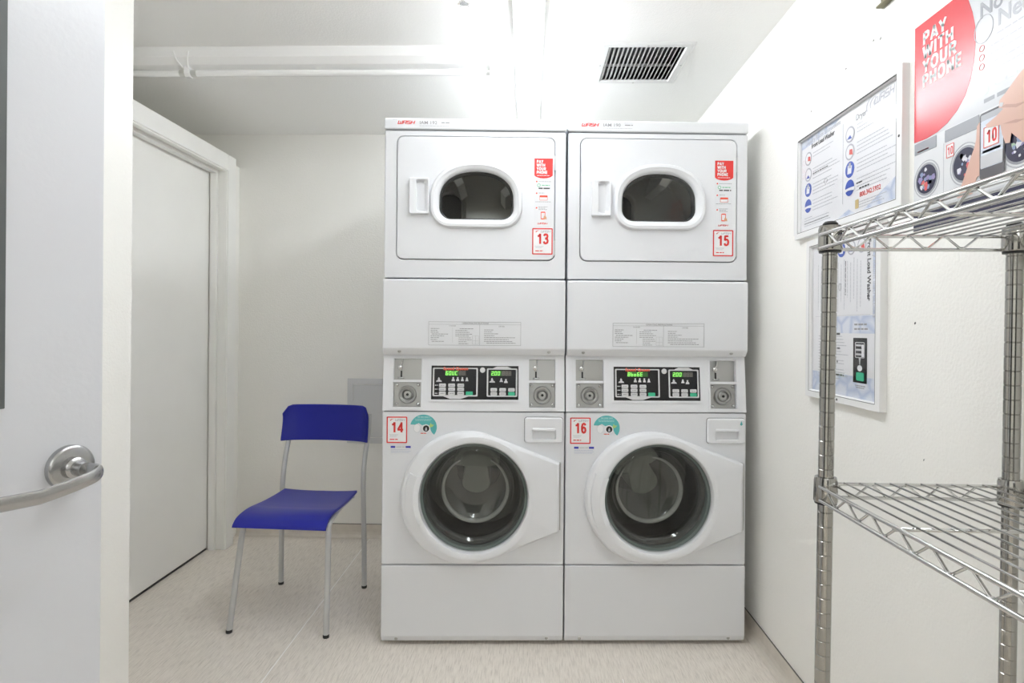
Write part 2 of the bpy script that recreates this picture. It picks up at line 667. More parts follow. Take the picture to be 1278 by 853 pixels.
# ---- door_1: closet door in its stepped frame, on the partition
DY0, DY1 = 2.16, 3.075
d1 = struct(empty('door_1', (XP, (DY0 + DY1) / 2, 0)), 'cream flush closet door in a stepped frame, closed', 'door')


def d1part(name, mb, m, bevel=.002):
    for i, v in enumerate(mb.v):
        mb.v[i] = (v[0] - XP, v[1] - (DY0 + DY1) / 2, v[2])
    return mb.build(name, m, d1, bevel)


XF = -1.60
d1part('frame_stile', MB().box(XP, XF, DY1, 3.155, 0, 2.107), M_trim, .003)
d1part('frame_stile', MB().box(XP, XF, DY0 - .08, DY0, 0, 2.107), M_trim, .003)
d1part('frame_head', MB().box(XP, XF, DY0, DY1, 2.022, 2.107), M_trim, .003)
d1part('frame_bead', MB().box(-1.624, -1.606, DY1 - .007, DY1, 0, 2.015)
       .box(-1.624, -1.606, DY0, DY1, 2.015, 2.022), M_trim, .002)
d1part('jamb', MB().box(-1.70, XP, DY1 - .004, 3.10, 0, 2.022), M_trim)
d1part('jamb', MB().box(-1.70, XP, 2.12, DY0, 0, 2.022), M_trim)
d1part('jamb_head', MB().box(-1.70, XP, DY0, DY1, 2.018, 2.06), M_trim)
d1part('door_stop', MB().box(-1.690, -1.655, DY1 - .016, DY1 - .004, 0, 2.006), M_trim, .002)
d1part('door_stop', MB().box(-1.690, -1.655, DY0, DY1 - .004, 2.006, 2.018), M_trim, .002)
d1part('door_leaf', MB().box(-1.742, -1.700, DY0, DY1 - .004, .012, 2.018), M_leaf, .002)
d1part('threshold_gap', MB().box(-1.742, -1.702, DY0, DY1 - .004, .0005, .006), M_seam, 0)

# ---- door_2: open grey entry door with lever and vision lite
DA = math.radians(70)          # direction from hinge to latch edge, measured from +X
LATCH = Vector((-.808, 1.09))
DW = .90
hinge = LATCH - DW * Vector((math.cos(DA), math.sin(DA)))
d2 = struct(empty('door_2', (hinge.x, hinge.y, 0), DA), 'open grey entry door with satin lever and narrow glass lite', 'door')
# local: x hinge->latch, visible face at y=0 facing -y, thickness to +y
LX0, LX1, LZ0, LZ1 = DW - .163 - .15, DW - .163, 1.056, 1.98
lm = MB()
for yy in (0.0, .044):
    xs = [0, LX0, LX1, DW]
    zs = [.01, LZ0, LZ1, 2.03]
    for i in range(3):
        for j in range(3):
            if (i, j) != (1, 1):
                lm.quad((xs[i], yy, zs[j]), (xs[i + 1], yy, zs[j]), (xs[i + 1], yy, zs[j + 1]), (xs[i], yy, zs[j + 1]))
rc = [(0, .01), (DW, .01), (DW, 2.03), (0, 2.03)]
rh = [(LX0, LZ0), (LX1, LZ0), (LX1, LZ1), (LX0, LZ1)]
for P in (rc, rh):
    for k in range(4):
        a, b = P[k], P[(k + 1) % 4]
        lm.quad((a[0], 0, a[1]), (b[0], 0, b[1]), (b[0], .044, b[1]), (a[0], .044, a[1]))
lm.build('door_leaf', M_gdoor, d2)
lf = MB()
for yy, yb in ((-.003, .006), (.038, .047)):
    lf.loft([at_y(rrect(LX0 + .010, LX1 - .010, LZ0 + .010, LZ1 - .010, .001, 1), yb),
             at_y(rrect(LX0 + .010, LX1 - .010, LZ0 + .010, LZ1 - .010, .001, 1), yy),
             at_y(rrect(LX0 - .004, LX1 + .004, LZ0 - .004, LZ1 + .004, .001, 1), yy),
             at_y(rrect(LX0 - .004, LX1 + .004, LZ0 - .004, LZ1 + .004, .001, 1), yb)])
lf.build('lite_frame', mat('lite_gasket', (.10, .11, .11), .5), d2)
MB().loft([at_y([(LX0, LZ0), (LX1, LZ0), (LX1, LZ1), (LX0, LZ1)], .022)], True).build('lite_glass', M_lite, d2)
RX, RZ = DW - .058, .934
hd = MB().lathe([(.030, 0), (.040, 0), (.040, -.008), (.0385, -.011), (.034, -.013), (.022, -.014)], 40, 'Y', (RX, 0, RZ), cap1=True).build('lever_rose', M_lever, d2)
lev = MB()
lev.lathe([(.019, -.012), (.019, -.022), (.016, -.025), (.0135, -.026), (.0135, -.05)], 28, 'Y', (RX, 0, RZ), cap1=True)
# lever arm: comes out of the rose, then sweeps towards the hinge with a flat oval section
ctrl = [(RX, -.030), (RX + .003, -.060), (RX + .001, -.080), (RX - .010, -.093), (RX - .032, -.099), (RX - .065, -.099), (RX - .10, -.094), (RX - .15, -.084), (RX - .19, -.074)]
lp = []
for i in range(len(ctrl) - 1):
    p0 = Vector(ctrl[max(i - 1, 0)]); p1 = Vector(ctrl[i]); p2 = Vector(ctrl[i + 1]); p3 = Vector(ctrl[min(i + 2, len(ctrl) - 1)])
    for k in range(5):
        t = k / 5
        q = .5 * ((2 * p1) + (p2 - p0) * t + (2 * p0 - 5 * p1 + 4 * p2 - p3) * t * t + (3 * p1 - p0 - 3 * p2 + p3) * t ** 3)
        lp.append((q.x, q.y, RZ - .018 * min(1, max(0, (RX - q.x) / .10))))
lp.append((*ctrl[-1], RZ - .018))
n = len(lp)
lev.tube(lp, [.010 - .0045 * min(1, i / 14) for i in range(n)], 14, ry=[.011 + .0015 * min(1, i / 14) for i in range(n)])
lev.build('lever', M_lever, hd)
for hz in (.25, 1.02, 1.80):
    MB().lathe([(.007, 0), (.007, .11)], 10, 'Z', (-.006, -.004, hz), True, True).build('hinge_knuckle', M_steel, d2)

# ================================================================== ceiling things
# lit fluorescent fixture running towards the back wall
L2 = 1.22
lens = [(-.042, -.040), (-.044, -.054), (-.041, -.068), (-.031, -.080), (-.016, -.087), (0, -.089), (.016, -.087), (.031, -.080), (.041, -.068), (.044, -.054), (.042, -.040)]
hsg = [(-.054, 0), (-.054, -.036), (-.051, -.041), (.051, -.041), (.054, -.036), (.054, 0)]


def strip_light(yc, label, lens_mat):
    f = tag(empty('ceiling_light', (-.005, yc, ZC)), label, 'ceiling light')
    MB().loft([at_y(hsg, -L2), at_y(hsg, L2)], True, True).build('housing', M_lamp_body, f)
    MB().loft([at_y(lens, -L2 + .02), at_y(lens, L2 - .02)], True, True, smooth=True).build('lens', lens_mat, f)
    for sgn in (-1, 1):
        big = [(x * 1.06, z * 1.02) for x, z in lens]
        yy = sgn * (L2 - .01)
        MB().loft([at_y(big, yy - .012), at_y(big, yy + .012)], True, True).build('end_cap', M_lamp_body, f)


strip_light(1.98, 'lit fluorescent strip fixture on the ceiling running over the machines to the back wall', M_lens)
strip_light(-2.45, 'added fill strip light on the ceiling behind the camera', M_fill_lens)  # unseen second fixture, added to light the machine fronts

# unlit strip fixture across the room, in front of it the bare tubes
lf2 = tag(empty('ceiling_light', (-1.37, 2.315, ZC)), 'unlit white strip fixture with bare fluorescent tubes across the ceiling', 'ceiling light')
x0, x1 = XL + .02 + 1.37, -.138 + 1.37
prof2 = [(-.054, 0), (-.054, -.040), (-.030, -.062), (.030, -.062), (.054, -.040), (.054, 0)]
mb = MB()
mb.loft([[(x0, y, z) for y, z in prof2], [(x1, y, z) for y, z in prof2]], True, True)
mb.build('housing', M_lamp_body, lf2, .002)
for a, b in ((.012, x1 - .012), (x0 + .012, -.012)):
    tb = MB()
    tb.tube([(a, 0, -.083), (b, 0, -.083)], .0127, 16)
    t_ = tb.build('tube', M_off, lf2)
    for e, s_ in ((a, 1), (b, -1)):
        MB().tube([(e, 0, -.083), (e + s_ * .022, 0, -.083)], .0134, 16).build('tube_cap', mat('tube_cap_metal', (.62, .62, .60), .35, metal=.6), t_)
for sx_, wd in ((x1 - .014, .012), (0, .022), (x0 + .014, .012)):
    sk = MB()
    sk.loft([[(sx_ - wd / 2, y, z) for y, z in [(-.02, -.060), (.02, -.060), (.018, -.088), (.010, -.1), (-.010, -.1), (-.018, -.088)]],
             [(sx_ + wd / 2, y, z) for y, z in [(-.02, -.060), (.02, -.060), (.018, -.088), (.010, -.1), (-.010, -.1), (-.018, -.088)]]], True, True)
    sk.build('lamp_holder', M_off, lf2, .002)
ws = MB()
for k in (-1, 1):
    ws.tube([(k * .03, -.056, -.02), (k * .022, -.05, -.05), (k * .010, -.025, -.07)], .0035, 8)
ws.build('clip', M_lamp_body, lf2)

# air grille
vt = tag(empty('air_grille', ((VX0 + VX1) / 2, (VY0 + VY1) / 2, ZC)), 'square white air grille with parallel blades in the ceiling', 'vent')
hx, hy = (VX1 - VX0) / 2, (VY1 - VY0) / 2


def rc_(ax, ay, z):
    return [(-ax, -ay, z), (ax, -ay, z), (ax, ay, z), (-ax, ay, z)]


ox, oy = .181, .183
MB().loft([rc_(ox, oy, 0), rc_(ox, oy, -.003), rc_(ox - .008, oy - .008, -.008), rc_(hx + .004, hy + .004, -.008), rc_(hx, hy, -.004), rc_(hx, hy, .02)]).build('frame', M_vent, vt)
MB().loft([rc_(hx, hy, .0), rc_(hx, hy, .10)], cap1=True).build('duct', M_duct, vt)
sl = MB()
N = 17
me_ = None
for k in range(N):
    xc = -hx + (k + .5) * 2 * hx / N
    if me_ is None:
        sb = MB()
        a = math.radians(38)
        dx, dz = .0085 * math.sin(a), .0085 * math.cos(a)
        sb.loft([[(-dx - .001, y, -dz), (-dx + .001, y, -dz), (dx + .001, y, dz), (dx - .001, y, dz)] for y in (-hy, hy)], True, True)
        o = sb.build('blade', M_vent, vt)
        me_ = o.data
    else:
        o = bpy.data.objects.new('blade', me_)
        COL.objects.link(o)
        o.parent = vt
    o.location = (xc, 0, .004)
MB().box(-hx, hx, .05, .054, .012, .022).build('cross_bar', M_vent, vt)
for k in ((0, -1), (0, 1), (1, 0), (-1, 0)):
    MB().lathe([(.004, 0), (.004, -.0015), (.001, -.002)], 10, 'Z', (k[0] * .166, k[1] * .168, -.008), cap1=True).build('screw', M_alu, vt)

# sprinkler head
sp = tag(empty('sprinkler_head', (-.212, 1.862, ZC)), 'small pendent sprinkler head on the ceiling', 'sprinkler')
MB().lathe([(.034, 0), (.034, -.003), (.026, -.009), (.014, -.012), (.012, -.024), (.006, -.025)], 24, 'Z', (0, 0, 0), cap1=True).build('escutcheon', M_vent, sp)
MB().tube([(-.010, 0, -.022), (-.014, 0, -.036), (-.010, 0, -.05), (0, 0, -.056)], .0022, 8).tube([(.010, 0, -.022), (.014, 0, -.036), (.010, 0, -.05), (0, 0, -.056)], .0022, 8).build('yoke', M_chrome, sp)
MB().tube([(0, 0, -.024), (0, 0, -.054)], .0025, 8).build('bulb', mat('sprinkler_bulb', (.75, .75, .72), .1), sp)
df = MB()
df.lathe([(.003, -.055), (.005, -.060), (.015, -.061), (.015, -.0625), (.003, -.0625)], 24, 'Z', (0, 0, 0), cap1=True)
for k in range(8):
    a = k * PI / 4
    df.tube([(.013 * math.cos(a), .013 * math.sin(a), -.062), (.020 * math.cos(a), .020 * math.sin(a), -.0635)], .0022, 6)
df.build('deflector', M_chrome, sp)

# metal clip on the right wall, only its foot shows
mc = tag(empty('wall_bracket', (XW, 1.464, 2.00), -PI / 2), 'small bronze metal strip fixed high on the right wall', 'bracket')
MB().box(-.027, .027, -.006, 0, 0, .07).build('plate', mat('bronze', (.22, .20, .13), .4, metal=.7), mc, .001)
MB().box(-.027, .027, -.018, -.006, 0, .005).build('lip', MATS['bronze'], mc, .001)

# access panel on the back wall, beside the machines
ap = tag(empty('access_panel', (-.835, YB, .717)), 'grey metal access panel on the back wall behind the blue chair', 'access panel')
o4 = rrect(-.187, .187, -.184, .184, .002, 1)
i4 = rrect(-.156, .156, -.152, .152, .002, 1)
MB().loft([at_y(o4, 0), at_y(o4, -.005), at_y(i4, -.005), at_y(i4, 0)]).build('frame', M_panelgrey, ap)
box('panel_door', M_panelgrey, ap, -.153, .153, -.004, 0, -.149, .149, .001)
MB().lathe([(.009, 0), (.009, -.006), (.007, -.007)], 16, 'Y', (.12, 0, 0), cap1=True).build('lock', M_steel, ap)

# ================================================================== stacked washer and dryer
W = .683


def number_card(parent, x0, z1, num):
    """white card with a red border, 0.077 x 0.099"""
    w_, h = .077, .099
    x1, z0 = x0 + w_, z1 - h
    c = flat('number_sticker', M_paper, parent, rrect(x0, x1, z0, z1, .003, 2), 0, .0008)
    ring_flat('sticker_border', M_red, c, rrect(x0, x1, z0, z1, .003, 2), rrect(x0 + .0042, x1 - .0042, z0 + .0042, z1 - .0042, .001, 2), -.0008)
    strokes(num, .038, (x0 + x1) / 2 + .002, z0 + .040, -.0013, M_red, c, .19, 1.02, 0, 'CENTER', gap=.05)
    strokes('wash', .0078, x0 + .031, z1 - .0165, -.0013, M_ltgrey, c, .17, 1.25, .2)
    sw = [(x0 + .012, z1 - .014), (x0 + .017, z1 - .010), (x0 + .026, z1 - .0085), (x0 + .019, z1 - .0115), (x0 + .0145, z1 - .016)]
    flat('swoosh', M_red, c, sw, -.0008, .0005)
    fine_print(c, M_ltgrey, -.0012, [(x0 + .010, z0 + .031, .034, .0013), (x0 + .013, z0 + .0275, .028, .0013), (x0 + .013, z0 + .024, .024, .0013)])
    fine_print(c, M_red, -.0012, [(x0 + .012, z0 + .012, .030, .0035)])
    return c


def dwin(inset, y):
    """D shaped dryer window outline"""
    cx = .3455
    hw = .1735 - inset
    zc, top, bot = 1.672, 1.814 - inset, 1.566 + inset
    pts = []
    r = max(.078 - inset, .03)
    for k in range(9):
        a = math.radians(-90 + 90 * k / 8)
        pts.append((cx + hw - r + r * math.cos(a), bot + r + r * math.sin(a)))
    for k in range(1, 24):
        a = PI * k / 24
        e = 2.25
        ca, sa = math.cos(a), math.sin(a)
        pts.append((cx + hw * math.copysign(abs(ca) ** (2 / e), ca), zc + (top - zc) * abs(sa) ** (2 / e)))
    for k in range(9):
        a = math.radians(180 + 90 * k / 8)
        pts.append((cx - hw + r + r * math.cos(a), bot + r + r * math.sin(a)))
    return pts


def make_stack(loc, rz, label, nd, nw_, iam, disp, hx=0.0, leaf_mark=False):
    st = tag(empty('stacked_washer_dryer', loc, rz), label, 'washer dryer')
    # --- cabinet shell, open at the front, with a waist at the control panel
    sh = MB()
    x0, x1, y0, y1, z0, z1 = .003, W - .003, .022, .70, .012, 1.972
    for (a, b, c, d) in (((x0, y0, z0), (x0, y1, z0), (x0, y1, z1), (x0, y0, z1)), ((x1, y0, z0), (x1, y1, z0), (x1, y1, z1), (x1, y0, z1)),
                         ((x0, y1, z0), (x1, y1, z0), (x1, y1, z1), (x0, y1, z1)), ((x0, y0, z0), (x1, y0, z0), (x1, y1, z0), (x0, y1, z0)),
                         ((x0, y0, z1), (x1, y0, z1), (x1, y1, z1), (x0, y1, z1)), ((x0, y0 + .01, 1.0), (x1, y0 + .01, 1.0), (x1, y1, 1.0), (x0, y1, 1.0))):
        sh.quad(a, b, c, d)
    sh.build('cabinet', M_white, st)
    for fx in (.06, W - .06):
        for fy in (.06, .64):
            MB().lathe([(.02, 0), (.02, .008), (.008, .010), (.008, .02)], 14, 'Z', (fx, fy, 0), True, True).build('levelling_foot', M_blackcap, st)
    # --- base panel with its turned-in lip
    mb = MB()
    mb.loft([[(x, y, z) for y, z in [(.02, .300), (-.002, .300), (-.002, .036), (.006, .014), (.02, .014)]] for x in (.0, W)], True, True)
    bp = mb.build('base_panel', M_white, st, .004, 3, 20)
    for sx_, sz in ((.057, .025), (.621, .027)):
        MB().lathe([(.006, .003), (.006, -.0015), (.0015, -.002)], 12, 'Y', (sx_, .002, sz), cap1=True).build('screw', M_steel, bp)
    # --- washer front with porthole opening
    gc = (.345, .561)
    R = .200
    rect = rrect(0, W, .304, .876, .006, 3)
    A = angles_for(gc, [rect], 72)
    lo = raycast(rect, gc, A)
    hole = [(gc[0] + .235 * math.cos(a), gc[1] + .235 * math.sin(a)) for a in A]
    lo2 = raycast(rrect(.003, W - .003, .307, .873, .006, 3), gc, A)
    mb = MB()
    mb.loft([at_y(lo, .022), at_y(lo, .003), at_y(lo2, 0), at_y(hole, 0), at_y(hole, .02)])
    mb.build('washer_front', M_white, st)
    # --- washer door: shield-shaped surround tapering to the hinge side
    oc = (.318, .560)
    ro = .2465
    arc = []
    # tangent points towards the two hinge corners
    for (hx_, hz_), sgn in (((.664, .690), 1), ((.664, .436), -1)):
        d = math.hypot(hx_ - oc[0], hz_ - oc[1])
        arc.append(math.atan2(hz_ - oc[1], hx_ - oc[0]) + sgn * math.acos(ro / d))
    a0, a1 = arc[0], arc[1] + 2 * PI
    shield = [(oc[0] + ro * math.cos(a0 + (a1 - a0) * k / 60), oc[1] + ro * math.sin(a0 + (a1 - a0) * k / 60)) for k in range(61)]
    shield += [(.664, .436), (.664, .690)]

    def scaled(poly, d):
        out = []
        for (x, z) in poly:
            vx, vz = gc[0] - x, gc[1] - z
            L = math.hypot(vx, vz)
            out.append((x + vx / L * d, z + vz / L * d))
        return out
    A = angles_for(gc, [shield[-2:]], 96)
    s0 = raycast(shield, gc, A)

    def cr(r):
        return [(gc[0] + r * math.cos(a), gc[1] + r * math.sin(a)) for a in A]

    def blend(p, q, t):
        return [(a[0] * (1 - t) + b[0] * t, a[1] * (1 - t) + b[1] * t) for a, b in zip(p, q)]
    mb = MB()
    mb.loft([at_y(s0, .002), at_y(s0, -.020), at_y(scaled(s0, .003), -.028), at_y(scaled(s0, .010), -.032)], smooth=True)
    mb.loft([at_y(scaled(s0, .010), -.032), at_y(cr(R + .028), -.039)], smooth=False)
    mb.loft([at_y(cr(R + .028), -.039), at_y(cr(R + .016), -.041), at_y(cr(R + .006), -.037), at_y(cr(R + .001), -.026), at_y(cr(R), -.004), at_y(cr(R - .004), .03)], smooth=True)
    wd = mb.build('washer_door', M_white2, st)
    # pull pad on the left of the ring
    pad = []
    for rr, yy in ((R + .001, -.012), (R + .003, -.043), (R + .022, -.047), (R + .052, -.039), (R + .056, -.028)):
        lp = []
        for k in range(13):
            a = math.radians(158 + 47 * k / 12)
            q = max(0, 1 - abs(k - 6) / 6)
            rr2 = min(rr, 1e9)
            x, z = gc[0] + rr2 * math.cos(a), gc[1] + rr2 * math.sin(a)
            # keep inside the shield
            lim = math.hypot(x - oc[0], z - oc[1])
            if lim > ro - .012:
                x = oc[0] + (x - oc[0]) * (ro - .012) / lim
                z = oc[1] + (z - oc[1]) * (ro - .012) / lim
            lp.append((x, yy, z))
        pad.append(lp)
    mb = MB()
    mb.loft(pad, closed=False, smooth=False)
    for k in (0, 12):
        e = [lp[k] for lp in pad]
        mb.add(e, [tuple(range(len(e)))])
    mb.build('door_pull', M_white2, wd)
    # glass and what shows behind it
    mb = MB()
    mb.lathe([(R - .001, -.020), (R - .006, -.026), (R - .03, -.030), (.12, -.034), (.06, -.036), (.0005, -.0365)], 64, 'Y', (gc[0], 0, gc[1]))
    mb.build('door_glass', M_glass, wd)
    MB().lathe([(R - .001, -.016), (R - .010, -.010), (R - .012, .012), (R - .006, .03)], 64, 'Y', (gc[0], 0, gc[1])).build('glass_rim', mat('rim_green', (.16, .19, .18), .15), wd)
    mb = MB()
    mb.lathe([(R - .012, .012), (.172, .020), (.160, .045), (.150, .085), (.140, .110), (.122, .122), (.07, .128), (.0005, .130)], 64, 'Y', (gc[0], 0, gc[1] + .004))
    mb.build('glass_bowl', M_glass2, wd)
    MB().lathe([(R + .03, .03), (R + .01, .04), (.186, .055), (.180, .08), (.186, .10), (.20, .115), (.215, .118)], 64, 'Y', (gc[0], 0, gc[1])).build('door_gasket', M_gasket, st)
    dr = MB()
    dr.lathe([(.190, .118), (.235, .125), (.245, .16), (.245, .43), (.20, .45), (.10, .455)], 56, 'Y', (gc[0], 0, gc[1]))
    dr.lathe([(.10, .455), (.095, .440), (.085, .436), (.0005, .432)], 56, 'Y', (gc[0], 0, gc[1]))
    do = dr.build('washer_drum', M_drum, st)
    rot = math.radians(0 if nd == '13' else 22)
    lt = [(.046, .07)]
    lt += [(.095 * math.cos(PI * k / 16), .078 + .085 * math.sin(PI * k / 16)) for k in range(17)]
    lt += [(-.046, .07)]
    lt += [(-.058 * math.cos(PI * k / 12), -.0 - .042 * math.sin(PI * k / 12)) for k in range(13)]

    def turn(p, q=1.0):
        return (gc[0] + q * (p[0] * math.cos(rot) - p[1] * math.sin(rot)), gc[1] + q * (p[0] * math.sin(rot) + p[1] * math.cos(rot)))
    MB().loft([at_y([turn(p) for p in lt], .45), at_y([turn(p) for p in lt], .20), at_y([turn(p, .95) for p in lt], .19)], cap1=True, smooth=False).build('drum_lifter', mat('lifter_steel', (.62, .61, .58), .35, metal=.6), do)
    # light refracted at the bowl's edge, shaped as an open grey ring
    ring = []
    for k in range(41):
        a = math.radians(118 + 304 * k / 40) + rot
        ring.append((gc[0] + .128 * math.cos(a), .118, gc[1] - .004 + .128 * math.sin(a)))
    MB().tube(ring, [.004 + .007 * math.sin(PI * k / 40) for k in range(41)], 10).build('bowl_refraction_ring', mat('bowl_refraction_grey', (.30, .30, .28), .12, coat=1.0), wd)
    # hinge slot
    box('hinge', M_steel, wd, .6645, .6685, -.018, .0, .44, .69)
    # --- detergent drawer
    dw = MB()
    rr_ = rrect(.533, .676, .764, .858, .010, 4)
    rs = rrect(.537, .672, .768, .854, .008, 4)
    cc = (.6045, .807)
    rec = rrect(.560, .651, .776, .820, (.006, .012, .012, .006), 4)
    rec2 = rrect(.566, .645, .780, .812, (.004, .008, .008, .004), 4)
    A = angles_for(cc, [rr_, rec], 40)
    P1, P2, P3, P4 = [raycast(p, cc, A) for p in (rr_, rs, rec, rec2)]
    dw.loft([at_y(P1, .004), at_y(P1, -.008), at_y(P2, -.012), at_y(P3, -.012), at_y(P4, .012)], cap1=True)
    dwo = dw.build('detergent_drawer', M_white2, st)
    MB().loft([[(x, y, z) for y, z in [(-.0125, .820), (-.016, .816), (-.016, .811), (-.012, .809)]] for x in (.563, .648)], True, True).build('drawer_grip', M_white2, dwo)
    if leaf_mark:
        flat('leaf_mark', M_teal, dwo, [(.655, .836), (.660, .832), (.665, .836), (.663, .842), (.660, .850), (.657, .842)], -.012, .0005)
    ring_flat('drawer_gap', M_seam, dwo, rrect(.5315, .6775, .7625, .8595, .011, 4), rrect(.533, .676, .764, .858, .010, 4), 0, .0008)
    # --- control panel, leaning back under the dryer
    z0c, z1c = .880, 1.092
    Hc = z1c - z0c
    tilt = math.atan2(.022, Hc)
    cpp = MB()
    xs = [.0, .038, .143, .549, .648, W]
    zs = [0, .014, .107, .116, .196, Hc / math.cos(tilt)]
    grid_holes(cpp, xs, zs, {(1, 1), (1, 3), (3, 1), (3, 3)}, 0, .022)
    zt = zs[-1]
    for a, b in (((0, 0), (W, 0)), ((W, 0), (W, zt)), ((W, zt), (0, zt)), ((0, zt), (0, 0))):
        cpp.quad((a[0], 0, a[1]), (b[0], 0, b[1]), (b[0], .02, b[1]), (a[0], .02, a[1]))
    cp = cpp.build('control_panel', M_white2, st)
    cp.location = (0, -.002, z0c)
    cp.rotation_euler = (-tilt, 0, 0)
    dz = -.880
    # coin and key boxes
    for (a, b, dx) in ((.038, .143, 0), (.549, .648, 0)):
        xm = (a + b) / 2
        ring_flat('coin_bezel', M_white2, cp, rrect(a - .008, b + .005, .006, .204, .006, 3), rrect(a - .001, b + .001, .012, .198, .002, 3), 0, .003)
        box('coin_plate', M_steel, cp, a, b, .018, .022, .116, .196)
        sx_ = a + .027
        box('coin_slot', M_blackcap, cp, sx_ - .003, sx_ + .003, .0165, .0185, .127, .150)
        sg = MB()
        sg.tube([(sx_ + .004, .012, .194), (sx_ + .003, .010, .178), (sx_ - .003, .010, .168), (sx_ - .004, .011, .160), (sx_, .013, .152)], .0026, 8)
        sg.build('coin_guide', M_chrome, cp)
        sg = MB()
        sg.lathe([(.0085, .016), (.0085, .006), (.006, .004), (.001, .0035)], 14, 'Y', (sx_ - .004, 0, .162))
        sg.build('coin_button', M_chrome, cp)
        sg = MB()
        sg.tube([(sx_ - .012, .014, .124), (sx_ + .012, .014, .124)], .003, 8)
        sg.build('coin_stop', M_chrome, cp)
        box('lock_plate', M_steel, cp, a, b, .014, .022, .014, .107, .002)
        lk = MB()
        lk.lathe([(.034, .014), (.034, .004), (.0315, .001), (.0285, .001), (.027, .006), (.022, .007), (.021, .002), (.0185, .000), (.017, .003), (.014, .008), (.0005, .008)], 32, 'Y', (xm + .001, 0, .0605))
        lk.build('key_lock', M_steel, cp)
        MB().lathe([(.005, .007), (.005, .004), (.0005, .003)], 12, 'Y', (xm + .001, 0, .0605)).build('keyhole', M_blackcap, cp)
        for ex in (-1, 1):
            for ez in (-1, 1):
                MB().lathe([(.0062, .014), (.0062, .010), (.004, .0075), (.0005, .007)], 12, 'Y', (xm + ex * .040, 0, .0605 + ez * .036)).build('bolt', M_chrome, cp)
    # black display board in a white bezel
    bx0, bx1, bz0, bz1 = .181, .509, .043, .170
    ring_flat('display_bezel', M_white2, cp, rrect(bx0 - .008, bx1 + .008, bz0 - .008, bz1 + .008, .004, 2), rrect(bx0, bx1, bz0, bz1, .001, 2), 0, .004)
    flat('display_board', M_panelblk, cp, rrect(bx0, bx1, bz0, bz1, .001, 1), 0, .0015)
    y = -.0016

    def px(a, b):   # place by the pattern of the board: 1278 x 590 grid
        return bx0 + (a - 70) / (1155 - 70) * (bx1 - bx0), bz1 - (b - 108) / (538 - 108) * (bz1 - bz0)

    def prect(a0, b0, a1, b1, r=.001):
        p, q = px(a0, b1), px(a1, b0)
        return rrect(p[0], q[0], p[1], q[1], r, 3)
    ring_flat('display_outline', M_greybtn, cp, prect(88, 135, 648, 498, .004), prect(106, 150, 630, 482, .003), y, .0006)
    ring_flat('display_outline', M_greybtn, cp, prect(760, 140, 1140, 500, .004), prect(778, 155, 1122, 484, .003), y, .0006)
    a_, b_ = px(200, 490), px(560, 490)
    k_ = px(370, 530)
    flat('outline_badge', M_greybtn, cp, [a_, (k_[0] - .02, k_[1]), (k_[0] + .02, k_[1]), b_], y, .0007)
    a_, b_ = px(820, 146), px(1085, 146)
    k_ = px(950, 116)
    flat('outline_badge', M_greybtn, cp, [a_, b_, (k_[0] + .02, k_[1]), (k_[0] - .02, k_[1])], y, .0007)
    text('Speed Queen', .0105, *px(372, 163), y - .001, M_redtxt, cp, 'CENTER', bold=.0004, sx=1.12)
    p = px(706, 163)
    MB().lathe([(.0100, y), (.0100, y - .002), (.0075, y - .0035), (.004, y - .003), (.0005, y - .0032)], 20, 'Y', (p[0], 0, p[1])).build('round_lock', M_greybtn, cp)
    # seven segment windows
    for (a0, a1, am, b0, b1, lit, dim) in ((240, 500, 410, 172, 235, disp[0], disp[1]), (808, 1068, 945, 172, 235, disp[2], disp[3])):
        if disp[1] == '' and a0 == 240:
            am = 500
        flat('display_window', M_ledbg, cp, prect(a0, b0, am, b1), y, .0006)
        p = px(a0 + 6, b1 - 6)
        digits(lit, p[0], p[1], y - .0008, .0152, cp, M_ledg, 'display_digits')
        if am < a1:
            flat('display_window', M_ledoffbg, cp, prect(am, b0, a1, b1), y, .0006)
            p = px(am + 6, b1 - 6)
            digits(dim, p[0], p[1], y - .0008, .0152, cp, M_ledoff, 'display_digits')
    # little pictograms: a tub, bottles, a shirt
    for (a, b, wd_, kind) in ((165, 315, .022, 0), (342, 305, .012, 1), (398, 305, .012, 1), (456, 305, .011, 1), (512, 305, .012, 2),
                              (827, 320, .022, 0), (940, 312, .014, 2), (998, 325, .014, 1)):
        p = px(a, b)
        h = .016
        x_, z_ = p
        if kind == 0:
            poly = [(x_ - wd_ / 2, z_), (x_ + wd_ / 2, z_), (x_ + wd_ / 2 - .002, z_ + .005), (x_ + .004, z_ + .007), (x_ + .003, z_ + .013), (x_ - .001, z_ + .018), (x_ - .004, z_ + .013), (x_ - .004, z_ + .007), (x_ - wd_ / 2 + .002, z_ + .005)]
        elif kind == 1:
            poly = [(x_ - wd_ / 2, z_), (x_ + wd_ / 2, z_), (x_ + wd_ / 2 - .001, z_ + .006), (x_ + .0025, z_ + .009), (x_ + .003, z_ + .015), (x_ - .003, z_ + .015), (x_ - .0025, z_ + .009), (x_ - wd_ / 2 + .001, z_ + .006)]
        else:
            poly = [(x_ - wd_ / 2, z_), (x_ + wd_ / 2, z_), (x_ + .004, z_ + .006), (x_ + .002, z_ + .014), (x_ - .002, z_ + .014), (x_ - .004, z_ + .006)]
        flat('pictogram', M_greybtn, cp, poly, y, .0006)
    # buttons
    for r_, b in enumerate((358, 408, 460)):
        for c_, a in enumerate((210, 324, 436)):
            bt = flat('button', M_greybtn, cp, prect(a - 42, b - 22, a + 42, b + 22, .003), y, .0016)
            q = px(a - 24, b + 6)
            fine_print(cp, M_grey, y - .0018, [(q[0], q[1], .0145, .0022)], 'button_print')
        q = px(115, b + 5)
        fine_print(cp, M_greybtn, y - .0004, [(q[0], q[1], .012, .003)], 'panel_print')
